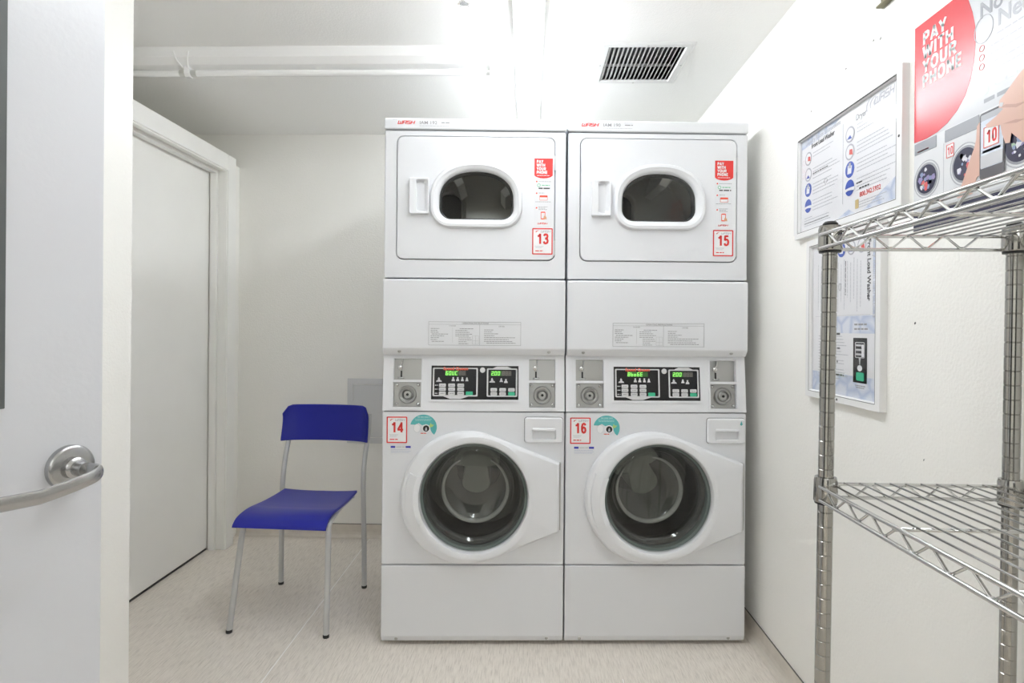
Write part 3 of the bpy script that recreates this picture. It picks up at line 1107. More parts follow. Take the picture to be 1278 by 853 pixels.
    flat('start_button', M_green, cp, prect(500, 436, 588, 482, .003), y, .0016)
    for r_, b in enumerate((412, 462)):
        for c_, a in enumerate((848, 958, 1068)):
            gr = (r_, c_) == (1, 2)
            flat('start_button' if gr else 'button', M_green if gr else M_greybtn, cp, prect(a - 41, b - 22, a + 41, b + 22, .003), y, .0016)
            if not gr:
                q = px(a - 24, b + 6)
                fine_print(cp, M_grey, y - .0018, [(q[0], q[1], .0145, .0022)], 'button_print')
    # --- instruction panel of the dryer
    mb = MB()
    mb.loft([[(x, y_, z) for y_, z in [(.022, 1.374), (-.006, 1.374), (-.013, 1.369), (-.014, 1.115), (.004, 1.090), (.022, 1.090)]] for x in (.001, W - .001)], True, True)
    ip = mb.build('lower_dryer_panel', M_white, st, .004, 3, 20)
    for sx_ in (.063, .622):
        MB().lathe([(.0065, .003), (.0065, -.004), (.0015, -.005)], 12, 'Y', (sx_, -.003, 1.104), cap1=True).build('screw', M_steel, ip)
    yl = -.0146
    lx0, lx1, lz0, lz1 = .172, .516, 1.127, 1.215
    lb = flat('instruction_label', mat('label_grey', (.72, .73, .75), .4), st, rrect(lx0, lx1, lz0, lz1, .0005, 1), yl + .0010, .0009)
    yl -= .0004
    ring_flat('label_border', M_grey, lb, rrect(lx0, lx1, lz0, lz1, .0005, 1), rrect(lx0 + .001, lx1 - .001, lz0 + .001, lz1 - .001, .0005, 1), yl, .0003)
    ln = MB()
    for (a, b, c, d) in ((lx0, lx1, lz1 - .0105, lz1 - .0098), (lx0 + .190, lx0 + .191, lz0, lz1 - .0105), (lx0 + .089, lx0 + .0895, lz0 + .010, lz1 - .022),
                         (lx0 + .163, lx0 + .1635, lz0 + .004, lz0 + .036), (lx0 + .175, lx0 + .1755, lz0 + .004, lz0 + .036), (lx0 + .186, lx0 + .1865, lz0 + .004, lz0 + .036),
                         (lx0 + .163, lx0 + .1865, lz0 + .004, lz0 + .0045), (lx0 + .163, lx0 + .1865, lz0 + .017, lz0 + .0175), (lx0 + .163, lx0 + .1865, lz0 + .036, lz0 + .0365)):
        ln.quad((a, yl - .0003, c), (b, yl - .0003, c), (b, yl - .0003, d), (a, yl - .0003, d))
    ln.build('label_rules', M_grey, lb)
    text('OPERATING INSTRUCTIONS', .0054, (lx0 + lx1) / 2 + .002, lz1 - .0082, yl - .0003, M_grey, lb, 'CENTER')
    text('WASHER', .0045, lx0 + .089, lz1 - .0175, yl - .0003, M_grey, lb, 'CENTER')
    text('DRYER', .0050, lx0 + .272, lz1 - .019, yl - .0003, M_grey, lb, 'CENTER')
    L = []
    for k in range(8):
        L.append((lx0 + .008 + (.004 if k in (3, 7) else 0), lz1 - .027 - .0068 * k, (.032, .025, .03, .062, .05, .032, .024, .046)[k], .0022))
    for k in range(5):
        L.append((lx0 + .100 + (.016 if k == 0 else 0), lz1 - .027 - .0068 * k, (.050, .045, .052, .062, .052)[k], .0022))
    for k in range(4):
        L.append((lx0 + .112, lz0 + .027 - .0072 * k, (.046, .048, .030, .036)[k], .002))
    for k in range(7):
        L.append((lx0 + .207, lz1 - .031 - .0071 * k, (.034, .030, .052, .038, .115, .092, .105)[k], .0022))
    L.append((lx0 + .216, lz0 + .008, .108, .0022))
    fine_print(lb, M_grey, yl - .0003, L)
    # --- dryer front around the door
    dc = (.342, 1.68)
    rect = rrect(0.002, W - .002, 1.379, 1.931, .006, 3)
    rect2 = rrect(.005, W - .005, 1.382, 1.928, .006, 3)
    h1 = rrect(.0455, .6425, 1.4455, 1.9125, .027, 6)
    A = angles_for(dc, [rect, h1], 64)
    P1, P2, P3 = [raycast(p, dc, A) for p in (rect, rect2, h1)]
    h2 = raycast(rrect(.048, .640, 1.448, 1.910, .026, 6), dc, A)
    mb = MB()
    mb.loft([at_y(P1, .022), at_y(P1, .003), at_y(P2, 0), at_y(P3, 0), at_y(h2, .010), at_y(h2, .022)])
    mb.build('dryer_front', M_white, st)
    # door panel
    dp = rrect(.0495, .6385, 1.4495, 1.9085, .024, 6)
    dp2 = rrect(.0515, .6365, 1.4515, 1.9065, .024, 6)
    wc = (.3455, 1.68)
    dwo_ = dwin(.0, 0)
    A = angles_for(wc, [dp], 80)
    P1, P2 = raycast(dp, wc, A), raycast(dp2, wc, A)
    D = lambda i: raycast(dwin(i, 0), wc, A)
    mb = MB()
    mb.loft([at_y(P1, .016), at_y(P1, 0.0), at_y(P2, -.003), at_y(D(.02), -.003), at_y(D(.02), .03)])
    dd = mb.build('dryer_door', M_white, st)
    mb = MB()
    mb.loft([at_y(D(0), -.002), at_y(D(.001), -.013), at_y(D(.005), -.018), at_y(D(.014), -.019), at_y(D(.019), -.015), at_y(D(.023), -.014), at_y(D(.029), -.010), at_y(D(.034), .004), at_y(D(.036), .03)], smooth=True)
    mb.build('window_surround', M_white2, dd)
    gp = D(.033)
    MB().loft([at_y(gp, .002)], True).build('window_glass', M_glass, dd)
    MB().loft([at_y(D(.032), .004), at_y(D(.038), .006), at_y(D(.042), .03)], smooth=True).build('window_seal', M_gasket, dd)
    # drum: wide metal cylinder with lifters and a perforated back
    dr = MB()
    dcx, dcz = .342, 1.665
    dr.lathe([(.17, .035), (.26, .05), (.27, .07), (.275, .10), (.275, .48), (.26, .50), (.0005, .505)], 56, 'Y', (dcx, 0, dcz))
    do = dr.build('dryer_drum', M_drum2, st)
    for k in range(4):
        a = math.radians(35 + 90 * k + (0 if nd == '13' else 28))
        ca, sa = math.cos(a), math.sin(a)
        bf = MB()
        loops = []
        for yy, hh in ((.09, .06), (.16, .15), (.40, .15), (.47, .06)):
            loops.append([(dcx + ca * r_ - sa * t, yy, dcz + sa * r_ + ca * t) for (t, r_) in ((-.055, .273), (-.02, .273 - hh), (.012, .273 - hh), (.03, .273))])
        bf.loft(loops, True, True, closed=False)
        bf.build('drum_lifter', M_drum2, do)
    gx = .205 if nd == '13' else .30
    vn = MB()
    vo = [rrect(gx - .075 + i, gx + .070 - i, 1.60 + i, 1.825 - i, (.02, .062 - i * .7, .062 - i * .7, .02), 6) for i in (0, .012, .020)]
    vn.loft([at_y(vo[0], .503), at_y(vo[0], .480), at_y(vo[1], .474), at_y(vo[2], .485), at_y(vo[2], .500)])
    vn.build('vent_ring', M_drum2, do)
    flat('drum_vent', M_cavity, do, vo[2], .500, .004)
    MB().lathe([(.272, .20), (.262, .205), (.255, .225), (.255, .245), (.262, .265), (.272, .27)], 56, 'Y', (dcx, 0, dcz)).build('drum_rib', mat('rib_steel', (.50, .49, .47), .35, metal=.5), do)
    # door handle: raised block with a scooped grip
    hx0, hx1, hz0, hz1 = .096 + hx, .170 + hx, 1.616, 1.750
    cc = (hx0 + .049, (hz0 + hz1) / 2)
    o1 = rrect(hx0, hx1, hz0, hz1, .006, 3)
    o2 = rrect(hx0 + .002, hx1 - .002, hz0 + .002, hz1 - .002, .005, 3)
    o3 = rrect(hx0 + .026, hx1 - .005, hz0 + .008, hz1 - .006, .008, 3)
    A = angles_for(cc, [o1, o3], 40)
    Q = [raycast(p, cc, A) for p in (o1, o2, o3)]
    in2 = [(x + .004 if x < cc[0] else x - .012, z * .86 + cc[1] * .14) for x, z in Q[2]]
    mb = MB()
    mb.loft([at_y(Q[0], -.003), at_y(Q[0], -.017), at_y(Q[1], -.020), at_y(Q[2], -.019)])
    mb.loft([at_y(Q[2], -.019), [(x, .006 if x < cc[0] else -.004, z) for x, z in in2]], cap1=True)
    mb.build('door_handle', M_white2, dd, 0)
    for hz in (1.815, 1.495):
        box('hinge', M_alu, dd, .6385, .6435, -.002, .004, hz - .028, hz + .028)
    for (z0_, z1_) in ((1.785, 1.85), (1.56, 1.70)):
        pass
    # --- top panel
    tpan = MB()
    tpan.loft([[(x, y_, z) for y_, z in [(.70, 1.935), (-.006, 1.935), (-.006, 1.972), (.004, 1.980), (.70, 1.980)]] for x in (.0, W)], True, True)
    tp = tpan.build('top_panel', M_white, st, .005, 3, 20)
    box('bounce_damper_sheet', mat('bounce_damper_grey', (.30, .30, .30), .5, metal=.2, var=.15, vscale=9), tp, .012, W - .012, .03, .69, 1.9795, 1.9812)  # unseen dull sheet, added to cut lamp bounce onto the ceiling
    strokes('wash', .0125, .050, 1.9525, -.0068, M_red, st, .20, 1.30, .25, name='brand_lettering', gap=.10)
    text('IAM ' + iam, .0115, .131, 1.953, -.0066, M_grey, st, bold=.0001, sx=1.15, name='unit_lettering')
    fine_print(st, M_ltgrey, -.0064, [(.032, 1.9685, .015, .0015), (.163, 1.9685, .012, .001), (.211, 1.966, .033, .0015), (.131, 1.9455, .110, .0022)])
    fine_print(st, M_grey, -.0064, [(.213, 1.957, .03, .004)])
    # --- stickers
    dxs = 0 if nd == '13' else -.006
    bx = .5625 + dxs
    lo = flat('payment_sticker', M_red, st, [(bx, 1.831), (bx, 1.767), (bx + .008, 1.761), (bx + .022, 1.757), (bx + .0345, 1.756), (bx + .047, 1.757), (bx + .061, 1.761), (bx + .069, 1.767), (bx + .069, 1.831)], -.0032, .0006)
    for k, s_ in enumerate(('PAY', 'WITH', 'YOUR', 'PHONE')):
        strokes(s_, .0108, bx + .0085, 1.8135 - .0135 * k, -.0044, M_paper, lo, .24, 1.0 if k < 3 else .95, gap=.10)
    fine_print(lo, M_paper, -.0041, [(bx + .010, 1.7655, .047, .0018)])
    st2 = flat('payment_steps_sticker', mat('clear_film', (.745, .755, .78), .25), st, rrect(bx, bx + .066, 1.572, 1.752, .002, 2), -.0031, .0003)
    for zz in (1.744, 1.700, 1.645):
        flat('step_dot', M_redtxt, st2, circ(bx + .009, zz, .003, 12), -.0034, .0005)
    fine_print(st2, M_grey, -.0040, [(bx + .016, 1.743, .047, .0018), (bx + .016, 1.700, .022, .0018), (bx + .016, 1.648, .034, .0018), (bx + .016, 1.643, .026, .0018), (bx + .016, 1.638, .032, .0018), (bx + .004, 1.667, .058, .0018)])
    ring_flat('ring_icon', mat('print_green', (.12, .50, .25), .5), st2, circ(bx + .017, 1.730, .0065, 20), circ(bx + .017, 1.730, .0045, 20), -.0034)
    fine_print(st2, MATS['print_green'], -.0040, [(bx + .028, 1.7285, .030, .003)])
    fine_print(st2, M_black, -.0040, [(bx + .016, 1.7165, .045, .0045)])
    flat('card_icon', M_paper, st2, rrect(bx + .020, bx + .050, 1.674, 1.692, .002, 2), -.0034)
    flat('card_stripe', M_redtxt, st2, rrect(bx + .020, bx + .050, 1.685, 1.692, .002, 2), -.0038)
    ring_flat('card_outline', M_redtxt, st2, rrect(bx + .020, bx + .050, 1.674, 1.692, .002, 2), rrect(bx + .0212, bx + .0488, 1.6752, 1.6908, .001, 2), -.0038)
    ring_flat('phone_icon', M_redtxt, st2, rrect(bx + .025, bx + .042, 1.602, 1.631, .003, 3), rrect(bx + .027, bx + .040, 1.606, 1.627, .001, 3), -.0034)
    flat('hand_icon', mat('print_peach', (.70, .38, .22), .5), st2, [(bx + .035, 1.604), (bx + .047, 1.602), (bx + .046, 1.611), (bx + .039, 1.617), (bx + .036, 1.612)], -.0040)
    strokes('wash', .0062, bx + .0125, 1.5835, -.0040, M_red, st2, .18, 1.6, .2)
    cd_ = number_card(st, .556 + dxs, 1.569, nd)
    cd_.location = (0, -.003, 0)
    cd2 = number_card(st, .0165, .858, nw_)
    # teal crescent sticker
    ccx, ccz = .154, .818
    outer = []
    for k in range(25):
        a = math.radians(168 - 205 * k / 24)
        outer.append((ccx + .050 * math.cos(a), ccz + .001 + .047 * math.sin(a)))
    inner = []
    for k in range(17):
        a = math.radians(-20 + 175 * k / 16)
        inner.append((ccx - .002 + .030 * math.cos(a), ccz - .008 + .026 * math.sin(a) * (1 if a < 2 else .9)))
    inner = [(ccx + .032, ccz - .020), (ccx + .027, ccz - .010), (ccx + .022, ccz + .003), (ccx + .010, ccz + .012), (ccx - .005, ccz + .008), (ccx - .018, ccz + .016), (ccx - .030, ccz + .010)]
    te = flat('teal_sticker', M_teal, st, outer + inner, 0, .0008)
    fine_print(te, mat('print_pale_teal', (.45, .68, .68), .5), -.0011, [(ccx - .022, ccz + .037, .046, .003), (ccx - .032, ccz + .030, .062, .0018), (ccx - .030, ccz + .025, .058, .0018)])
    flat('leaf_print', M_leafg, te, [(ccx + .022, ccz + .006), (ccx + .027, ccz + .017), (ccx + .031, ccz + .011), (ccx + .040, ccz + .010), (ccx + .033, ccz + .002), (ccx + .024, ccz + .000)], -.0008)
    ring_flat('door_print', M_ltgrey, te, circ(ccx - .024, ccz - .003, .0125, 24, .016), circ(ccx - .024, ccz - .003, .0118, 24, .0152), 0, .0012)
    flat('door_print', M_paper, te, circ(ccx - .024, ccz - .003, .0118, 24, .0152), 0, .0010)
    flat('drum_print', M_paper, te, circ(ccx + .010, ccz - .004, .0155, 24), 0, .0012)
    flat('drum_print', M_blackcap, te, circ(ccx + .010, ccz - .004, .0118, 24), -.0006, .0010)
    flat('towel_print', M_ltgrey, te, [(ccx + .006, ccz - .012), (ccx + .014, ccz - .012), (ccx + .013, ccz - .003), (ccx + .010, ccz + .002), (ccx + .007, ccz - .004)], -.0013, .0006)
    fine_print(te, M_redtxt, -.0012, [(ccx - .010, ccz - .0235, .020, .003)])
    # blue barred label
    bl = flat('caution_sticker', mat('clear_film', (1, 1, 1)), st, rrect(.030, .110, .716, .750, .001, 1), 0, .0005)
    for a, b in ((.032, .049), (.088, .107)):
        flat('blue_bar', M_navy, bl, rrect(a, b, .7405, .748, .0005, 1), -.0005, .0004)
    fine_print(bl, M_ltgrey, -.0008, [(.053, .7425, .032, .0035)])
    fine_print(bl, mat('print_pale_blue', (.42, .45, .60), .5), -.0008, [(.033, .734 - .0055 * k, (.070, .074, .068)[k], .0016) for k in range(3)])
    return st


SK = math.atan(.043)
make_stack((-.542, 2.176, 0), SK, 'white stacked dryer 13 over washer 14, next to the blue chair', '13', '14', '192', ('60UC', '88', '2.00', '888'))
make_stack((-.542 + .688 * math.cos(SK), 2.176 + .688 * math.sin(SK), 0), SK, 'white stacked dryer 15 over washer 16, against the right wall', '15', '16', '190', ('8bo6E', '', '2.00', '888'), -.008, True)

# ================================================================== blue chair
ch = tag(empty('side_chair', (-.9585, 2.234, 0), -.0517), 'blue plastic side chair with silver tube legs', 'chair')


def bez(ctrl, n=5):
    out = []
    for i in range(len(ctrl) - 1):
        p0 = Vector(ctrl[max(i - 1, 0)]); p1 = Vector(ctrl[i]); p2 = Vector(ctrl[i + 1]); p3 = Vector(ctrl[min(i + 2, len(ctrl) - 1)])
        for k in range(n):
            t = k / n
            out.append(.5 * ((2 * p1) + (p2 - p0) * t + (2 * p0 - 5 * p1 + 4 * p2 - p3) * t * t + (3 * p1 - p0 - 3 * p2 + p3) * t ** 3))
    out.append(Vector(ctrl[-1]))
    return out


sp_ = bez([(.408, .452), (.33, .448), (.24, .447), (.17, .450), (.12, .452), (.07, .448), (.030, .438), (.006, .420), (.0, .408)], 5)
rows = []
NS = 16
for i, p in enumerate(sp_):
    y_, z_ = p.x, p.y
    hw = .187 - .018 * max(0, y_) / .408
    rows.append([(hw * (-1 + 2 * k / NS), y_, z_ - .006 * (1 - abs(-1 + 2 * k / NS) ** 3) * min(1, max(0, (y_ - .06) / .1))) for k in range(NS + 1)])
vs = [p for r in rows for p in r]
fs = []
for i in range(len(rows) - 1):
    for k in range(NS):
        fs.append((i * (NS + 1) + k, i * (NS + 1) + k + 1, (i + 1) * (NS + 1) + k + 1, (i + 1) * (NS + 1) + k))
seat = MB().add(vs, fs, True).build('seat', M_blue, ch)
md = seat.modifiers.new('solid', 'SOLIDIFY')
md.thickness = .011
md.offset = -1
bv = seat.modifiers.new('bevel', 'BEVEL')
bv.width = .004
bv.segments = 3
bv.limit_method = 'ANGLE'
bv.angle_limit = math.radians(50)
# backrest: bowed panel wrapping round the uprights, rounded top corners
poly = rrect(-.207, .207, 0, .166, (.006, .040, .040, .006), 6)
NX, NZ = 24, 8
vs, fs = [], []
for j in range(NZ + 1):
    t = j / NZ
    for i in range(NX + 1):
        u_ = -1 + 2 * i / NX
        top = .166
        hw = .207 - .004 * t
        # rounded upper corners
        xx = u_ * hw
        dx = abs(xx) - (hw - .040)
        zt = top - (.040 - math.sqrt(max(0, .040 ** 2 - dx ** 2)) if dx > 0 else 0)
        z = zt * t
        yb = .030 * (1 - u_ * u_) ** 1.0 * 1.0 - .018 * abs(u_) ** 8
        vs.append((xx - .012, .480 + yb + z * .20 - .012 * t ** 6, .657 + z))
for j in range(NZ):
    for i in range(NX):
        a = j * (NX + 1) + i
        fs.append((a, a + 1, a + NX + 2, a + NX + 1))
bk = MB().add(vs, fs, True).build('backrest', M_blue, ch)
md = bk.modifiers.new('solid', 'SOLIDIFY')
md.thickness = .012
md.offset = 0
bv = bk.modifiers.new('bevel', 'BEVEL')
bv.width = .004
bv.segments = 3
bv.limit_method = 'ANGLE'
bv.angle_limit = math.radians(50)
LR = .0113
for s_ in (-1, 1):
    ft = .172 if s_ < 0 else .176
    pts = [(s_ * .194, 0, .006), (s_ * (.194 * .3 + ft * .7), .045, .30), (s_ * ft, .060, .395), (s_ * ft, .072, .414), (s_ * (ft - .004), .10, .420), (s_ * .150, .24, .420), (s_ * .148, .38, .426)]
    MB().tube(bez(pts, 4), LR, 12).build('leg', M_legs, ch)
    pts = [(s_ * .197, .434, .006), (s_ * .196, .432, .20), (s_ * .192, .428, .40), (s_ * .190, .432, .50), (s_ * .190, .472, .60), (s_ * .190, .516, .69), (s_ * .188, .535, .78)]
    pts = [(p[0] - .006 * (p[2] > .55), p[1], p[2]) for p in pts]
    MB().tube(bez(pts, 4), LR, 12).build('leg', M_legs, ch)
    for (fx, fy) in ((s_ * .194, 0), (s_ * .197, .434)):
        MB().lathe([(.0118, 0), (.0122, .002), (.0122, .010), (.011, .012)], 14, 'Z', (fx, fy, 0), True, True).build('foot_cap', M_blackcap, ch)
MB().tube([(-.168, .372, .434), (.168, .372, .434)], .008, 10).build('seat_rail', M_legs, ch)
MB().tube([(-.176, .10, .430), (.176, .10, .430)], .008, 10).build('seat_rail', M_legs, ch)

# ================================================================== chrome wire shelving
SY1, SYN = 1.06, .146
PXL, PXR = .534, .857
sh = tag(empty('wire_shelving', ((PXL + PXR) / 2, (SY1 + SYN) / 2, 0)), 'chrome wire shelving rack with grooved posts against the right wall', 'shelving')
OX, OY = (PXL + PXR) / 2, (SY1 + SYN) / 2
hx_, hy_ = (PXR - PXL) / 2, (SY1 - SYN) / 2
pr = []
z = .03
pr.append((.0127, .012))
while z < 1.372:
    pr += [(.0127, z - .0012), (.0118, z - .0004), (.0118, z + .0004), (.0127, z + .0012)]
    z += .0254
pr += [(.0127, 1.374), (.0115, 1.380)]
pm = None
for sx_ in (-1, 1):
    for sy_ in (-1, 1):
        if pm is None:
            o = MB().lathe(pr, 24, 'Z', (0, 0, 0), True, True).build('post', M_post, sh)
            pm = o.data
            # flat-shade the groove lips a little less: smooth sides with sharp grooves
            cap_me = MB().lathe([(.0127, 1.376), (.0127, 1.382), (.009, 1.386), (.0005, 1.387)], 20, 'Z').build('post_cap', M_blackcap, o).data
            ft_me = MB().lathe([(.011, .012), (.011, .016), (.018, .010), (.018, 0)], 16, 'Z', (0, 0, 0), cap1=True).build('levelling_foot', M_chrome, o).data
        else:
            o = bpy.data.objects.new('post', pm)
            COL.objects.link(o)
            o.parent = sh
            for nm, me2 in (('post_cap', cap_me), ('levelling_foot', ft_me)):
                k = bpy.data.objects.new(nm, me2)
                COL.objects.link(k)
                k.parent = o
        o.location = (sx_ * hx_, sy_ * hy_, 0)
        o.rotation_euler = (0, .010, 0)
        # the posts lean a touch, keep the top in place
        o.location.x -= .010 * .9
for shelf_z, wires in ((1.362, True), (.914, True)):
    sf = empty('shelf', (0, 0, shelf_z), 0, sh)
    DR = .024
    ex, ey = hx_ + .004, hy_ + .004
    for sx_ in (-1, 1):
        for dz in (0, -DR):
            q = .017 if dz == 0 else .016
            MB().tube([(sx_ * (hx_ + .014), -hy_ + .004, dz), (sx_ * (hx_ + .014), hy_ - .004, dz)], .0034, 10).build('rail', M_chrome, sf)
    for sy_ in (-1, 1):
        for dz in (0, -DR):
            MB().tube([(-hx_ + .004, sy_ * (hy_ + .012), dz), (hx_ - .004, sy_ * (hy_ + .012), dz)], .0032, 10).build('rail', M_chrome, sf)
    per = .2 / 3
    for sx_ in (-1, 1):
        pts = []
        yy = hy_ - .025
        k = 0
        while yy > -hy_ + .02:
            d = DR - .003
            t0 = -.002 if k % 2 == 0 else -d
            pts += [(sx_ * (hx_ + .012), yy + .004, t0), (sx_ * (hx_ + .012), yy - .004, t0)]
            yy -= per / 2
            k += 1
        MB().tube(pts, .0021, 8).build('truss_wire', M_chrome, sf)
    for sy_ in (-1, 1):
        pts = []
        xx = -hx_ + .022
        k = 0
        while xx < hx_ - .018:
            t0 = -.002 if k % 2 == 0 else -(DR - .003)
            pts += [(xx - .004, sy_ * (hy_ + .010), t0), (xx + .004, sy_ * (hy_ + .010), t0)]
            xx += .0315
            k += 1
        MB().tube(pts, .0021, 8).build('truss_wire', M_chrome, sf)
    # cross rods under the deck, and the deck wires
    for yy in (.845, .645, .445, .265):
        MB().tube([(-hx_ - .013, yy - OY, -.005), (hx_ + .013, yy - OY, -.005)], .003, 8).build('cross_rod', M_chrome, sf)
    wm = None
    NWR = 12
    for k in range(NWR):
        xx = -hx_ + .012 + (2 * hx_ - .024) * k / (NWR - 1)
        if wm is None:
            o = MB().tube([(0, -hy_ - .012, .0022), (0, hy_ + .012, .0022)], .0017, 8).build('deck_wire', M_chrome, sf)
            wm = o.data
        else:
            o = bpy.data.objects.new('deck_wire', wm)
            COL.objects.link(o)
            o.parent = sf
        o.location = (xx, 0, 0)
    for sx_ in (-1, 1):
        for sy_ in (-1, 1):
            lx = sx_ * hx_ + (shelf_z - .9) * .010
            MB().lathe([(.0131, .016), (.0175, .016), (.0190, .010), (.0198, -.026), (.0190, -.028), (.0131, -.028)], 24, 'Z', (lx, sy_ * hy_, 0)).build('collar', M_post, sf)
            MB().lathe([(.0131, -.027), (.0186, -.027), (.0180, -.0315), (.0131, -.0315)], 24, 'Z', (lx, sy_ * hy_, 0)).build('sleeve', M_blackcap, sf)

# ================================================================== boards and poster on the right wall
M_icon_b = mat('print_icon_blue', (.06, .12, .50), .5)
M_icon_r = mat('print_icon_red', (.75, .12, .10), .5)
M_icon_g = mat('print_icon_grey', (.48, .48, .52), .5)
M_gold = mat('print_gold', (.62, .48, .22), .5)


def icon(parent, x, z, y, kind, r=.0215, turn=0):
    bgm = M_icon_b if kind in (2, 3) else M_paper
    ring = circ(x, z, r, 28)
    flat('icon_disc', bgm if kind > 1 else M_icon_g, parent, ring, y, .0004)
    flat('icon_disc', M_icon_b if kind == 3 else M_paper, parent, circ(x, z, r * .80, 28) if kind < 2 else
         ([(x - .5 * r, z - .5 * r), (x + .35 * r, z - .55 * r), (x + .5 * r, z + .4 * r), (x - .4 * r, z + .55 * r)] if kind == 2 else circ(x, z + .3 * r, r * .6, 20)), y - .0004, .0004)
    if kind == 0:
        flat('icon_mark', M_icon_r, parent, [(x - .1 * r, z - .3 * r), (x + .7 * r, z - .5 * r), (x + .6 * r, z + .2 * r), (x, z + .3 * r)], y - .0008, .0004)
    elif kind == 1:
        flat('icon_mark', M_icon_b, parent, [(x - .6 * r, z - .5 * r), (x + .5 * r, z - .6 * r), (x + .1 * r, z - .1 * r)], y - .0008, .0004)
    elif kind == 3:
        flat('icon_mark', M_paper, parent, [(x - 1.15 * r, z - .45 * r), (x - .3 * r, z - .3 * r), (x + .3 * r, z - .35 * r), (x + 1.1 * r, z - .5 * r), (x + 1.1 * r, z - .05 * r), (x + .3 * r, z), (x - .3 * r, z), (x - 1.15 * r, z - .05 * r)], y - .0008, .0004)
    elif kind == 2:
        flat('icon_mark', M_icon_g, parent, [(x - .2 * r, z + .2 * r), (x + .3 * r, z + .1 * r), (x + .25 * r, z + .8 * r), (x - .15 * r, z + .8 * r)], y - .0008, .0004)


def board(name, loc, wd, hg, label):
    """white display frame in local xz, facing -y"""
    b = tag(empty(name, loc, -PI / 2), label, 'sign board')
    o = rrect(0, wd, 0, hg, .001, 1)
    o2 = rrect(.001, wd - .001, .001, hg - .001, .001, 1)
    i1 = rrect(.020, wd - .020, .018, hg - .018, .001, 1)
    i2 = rrect(.024, wd - .024, .022, hg - .022, .001, 1)
    MB().loft([at_y(o, 0), at_y(o, -.017), at_y(o2, -.018), at_y(i1, -.018), at_y(i2, -.013), at_y(i2, -.006)]).build('frame', M_frame, b)
    MB().loft([at_y(rrect(.0195, wd - .0195, .0175, hg - .0175, .001, 1), -.0182), at_y(rrect(.021, wd - .021, .019, hg - .019, .001, 1), -.0182)]).build('frame_groove', M_seam, b)
    return b


# ---- upper board
FW, FH = .545, .333
b1 = board('instruction_board', (XW, 1.930, 1.485), FW, FH, 'landscape white framed laundry instruction board, above the portrait board')
sheet = flat('sheet', M_paper, b1, rrect(.022, FW - .022, .020, FH - .020, .001, 1), -.006, .0006)
y = -.0067
flat('ice_print', M_ice, sheet, [(.355, .021), (.522, .021), (.522, .085), (.46, .06), (.40, .035)], y, .0003)
flat('ice_print', M_ice, sheet, [(.024, .285), (.20, .290), (.26, .311), (.024, .311)], y, .0003)
flat('ice_print', M_ice, sheet, [(.23, .021), (.34, .021), (.30, .040)], y, .0003)
y = -.0072
text('Laundry Room Instructions', .0135, .050, .291, y, M_ltgrey, sheet, sx=.95)
text('Front Load Washer', .0140, .088, .272, y, M_black, sheet, bold=.0002, sx=.84)
text('Dryer', .0160, .334, .271, y, M_grey, sheet, sx=.86)
strokes('wash', .0200, .418, .282, y - .0002, M_icon_g, sheet, .16, 1.04, .25, gap=.10)
sw = MB()
for k in range(3):
    c0 = Vector((.412 + .010 * k, .288))
    pts = []
    R1 = .028 - .006 * k
    for i in range(13):
        a = math.radians(80 + 150 * i / 12)
        pts.append((c0.x + R1 * math.cos(a) * 1.1, c0.y + R1 * math.sin(a) * .72))
    for i in range(13):
        a = math.radians(230 - 150 * i / 12)
        wv = .0045 * math.sin(PI * i / 12)
        pts.append((c0.x + (R1 - wv) * math.cos(a) * 1.1, c0.y + (R1 - wv) * math.sin(a) * .72))
    plate(sw, pts, y - .0003, y)
sw.build('swoosh', M_icon_g, sheet)
box('divider', M_ltgrey, sheet, .2700, .2708, y, y + .0004, .061, .285)
for k, zz in enumerate((.246, .196, .148, .098)):
    icon(sheet, .069, zz, y, (0, 1, 2, 3)[k], .021)
for k, zz in enumerate((.244, .196, .148, .098)):
    icon(sheet, .306, zz, y, (1, 0, 2, 3)[k], .022)
L = []
for k in range(4):
    z_ = (.254, .206, .158, .108)[k]
    for j in range(4 if k else 2):
        L.append((.098, z_ - .010 * j, random.uniform(.10, .16), .0022))
    for j in range(4 if k else 3):
        L.append((.340, z_ - .010 * j + .004, random.uniform(.12, .17), .0022))
L += [(.045, .060 - .008 * j, (.05, .15, .14, .16)[j], .0022) for j in range(4)]
L += [(.352, .048, .12, .0022), (.352, .041, .10, .0022), (.352, .034, .11, .0022)]
fine_print(sheet, M_ltgrey, y, L)
fine_print(sheet, M_black, y, [(.098, .190, .09, .003), (.338, .100, .03, .0035), (.352, .0835, .045, .004), (.045, .043, .15, .002)])
text('800.342.5932', .0125, .354, .062, y, M_icon_r, sheet, bold=.0002, sx=.95)
flat('gold_seal', M_gold, sheet, rrect(.334, .350, .034, .058, .002, 2), y, .0004)
ring_flat('oval_mark', M_grey, sheet, circ(.176, .150, .010, 20, .007), circ(.176, .150, .009, 20, .006), y, .0004)
MB().loft([at_y(rrect(.0225, FW - .0225, .0205, FH - .0205, .001, 1), -.0110)], True).build('cover_pane', M_cover, b1)
MB().lathe([(.0035, -.0185), (.0035, -.018), (.0005, -.018)], 10, 'Y', (FW - .010, 0, .165), cap0=True).build('screw_hole', M_blackcap, b1)
# dark joint along the top and the loose left edge of the snap frame
box('frame_slit', M_seam, b1, .022, FW - .022, -.0186, -.0178, FH - .0215, FH - .0195)
box('snap_edge', M_alu, b1, -.004, .004, -.016, -.001, .02, .170)
box('snap_edge_cap', M_frame, b1, -.006, .002, -.018, -.002, .015, .165)

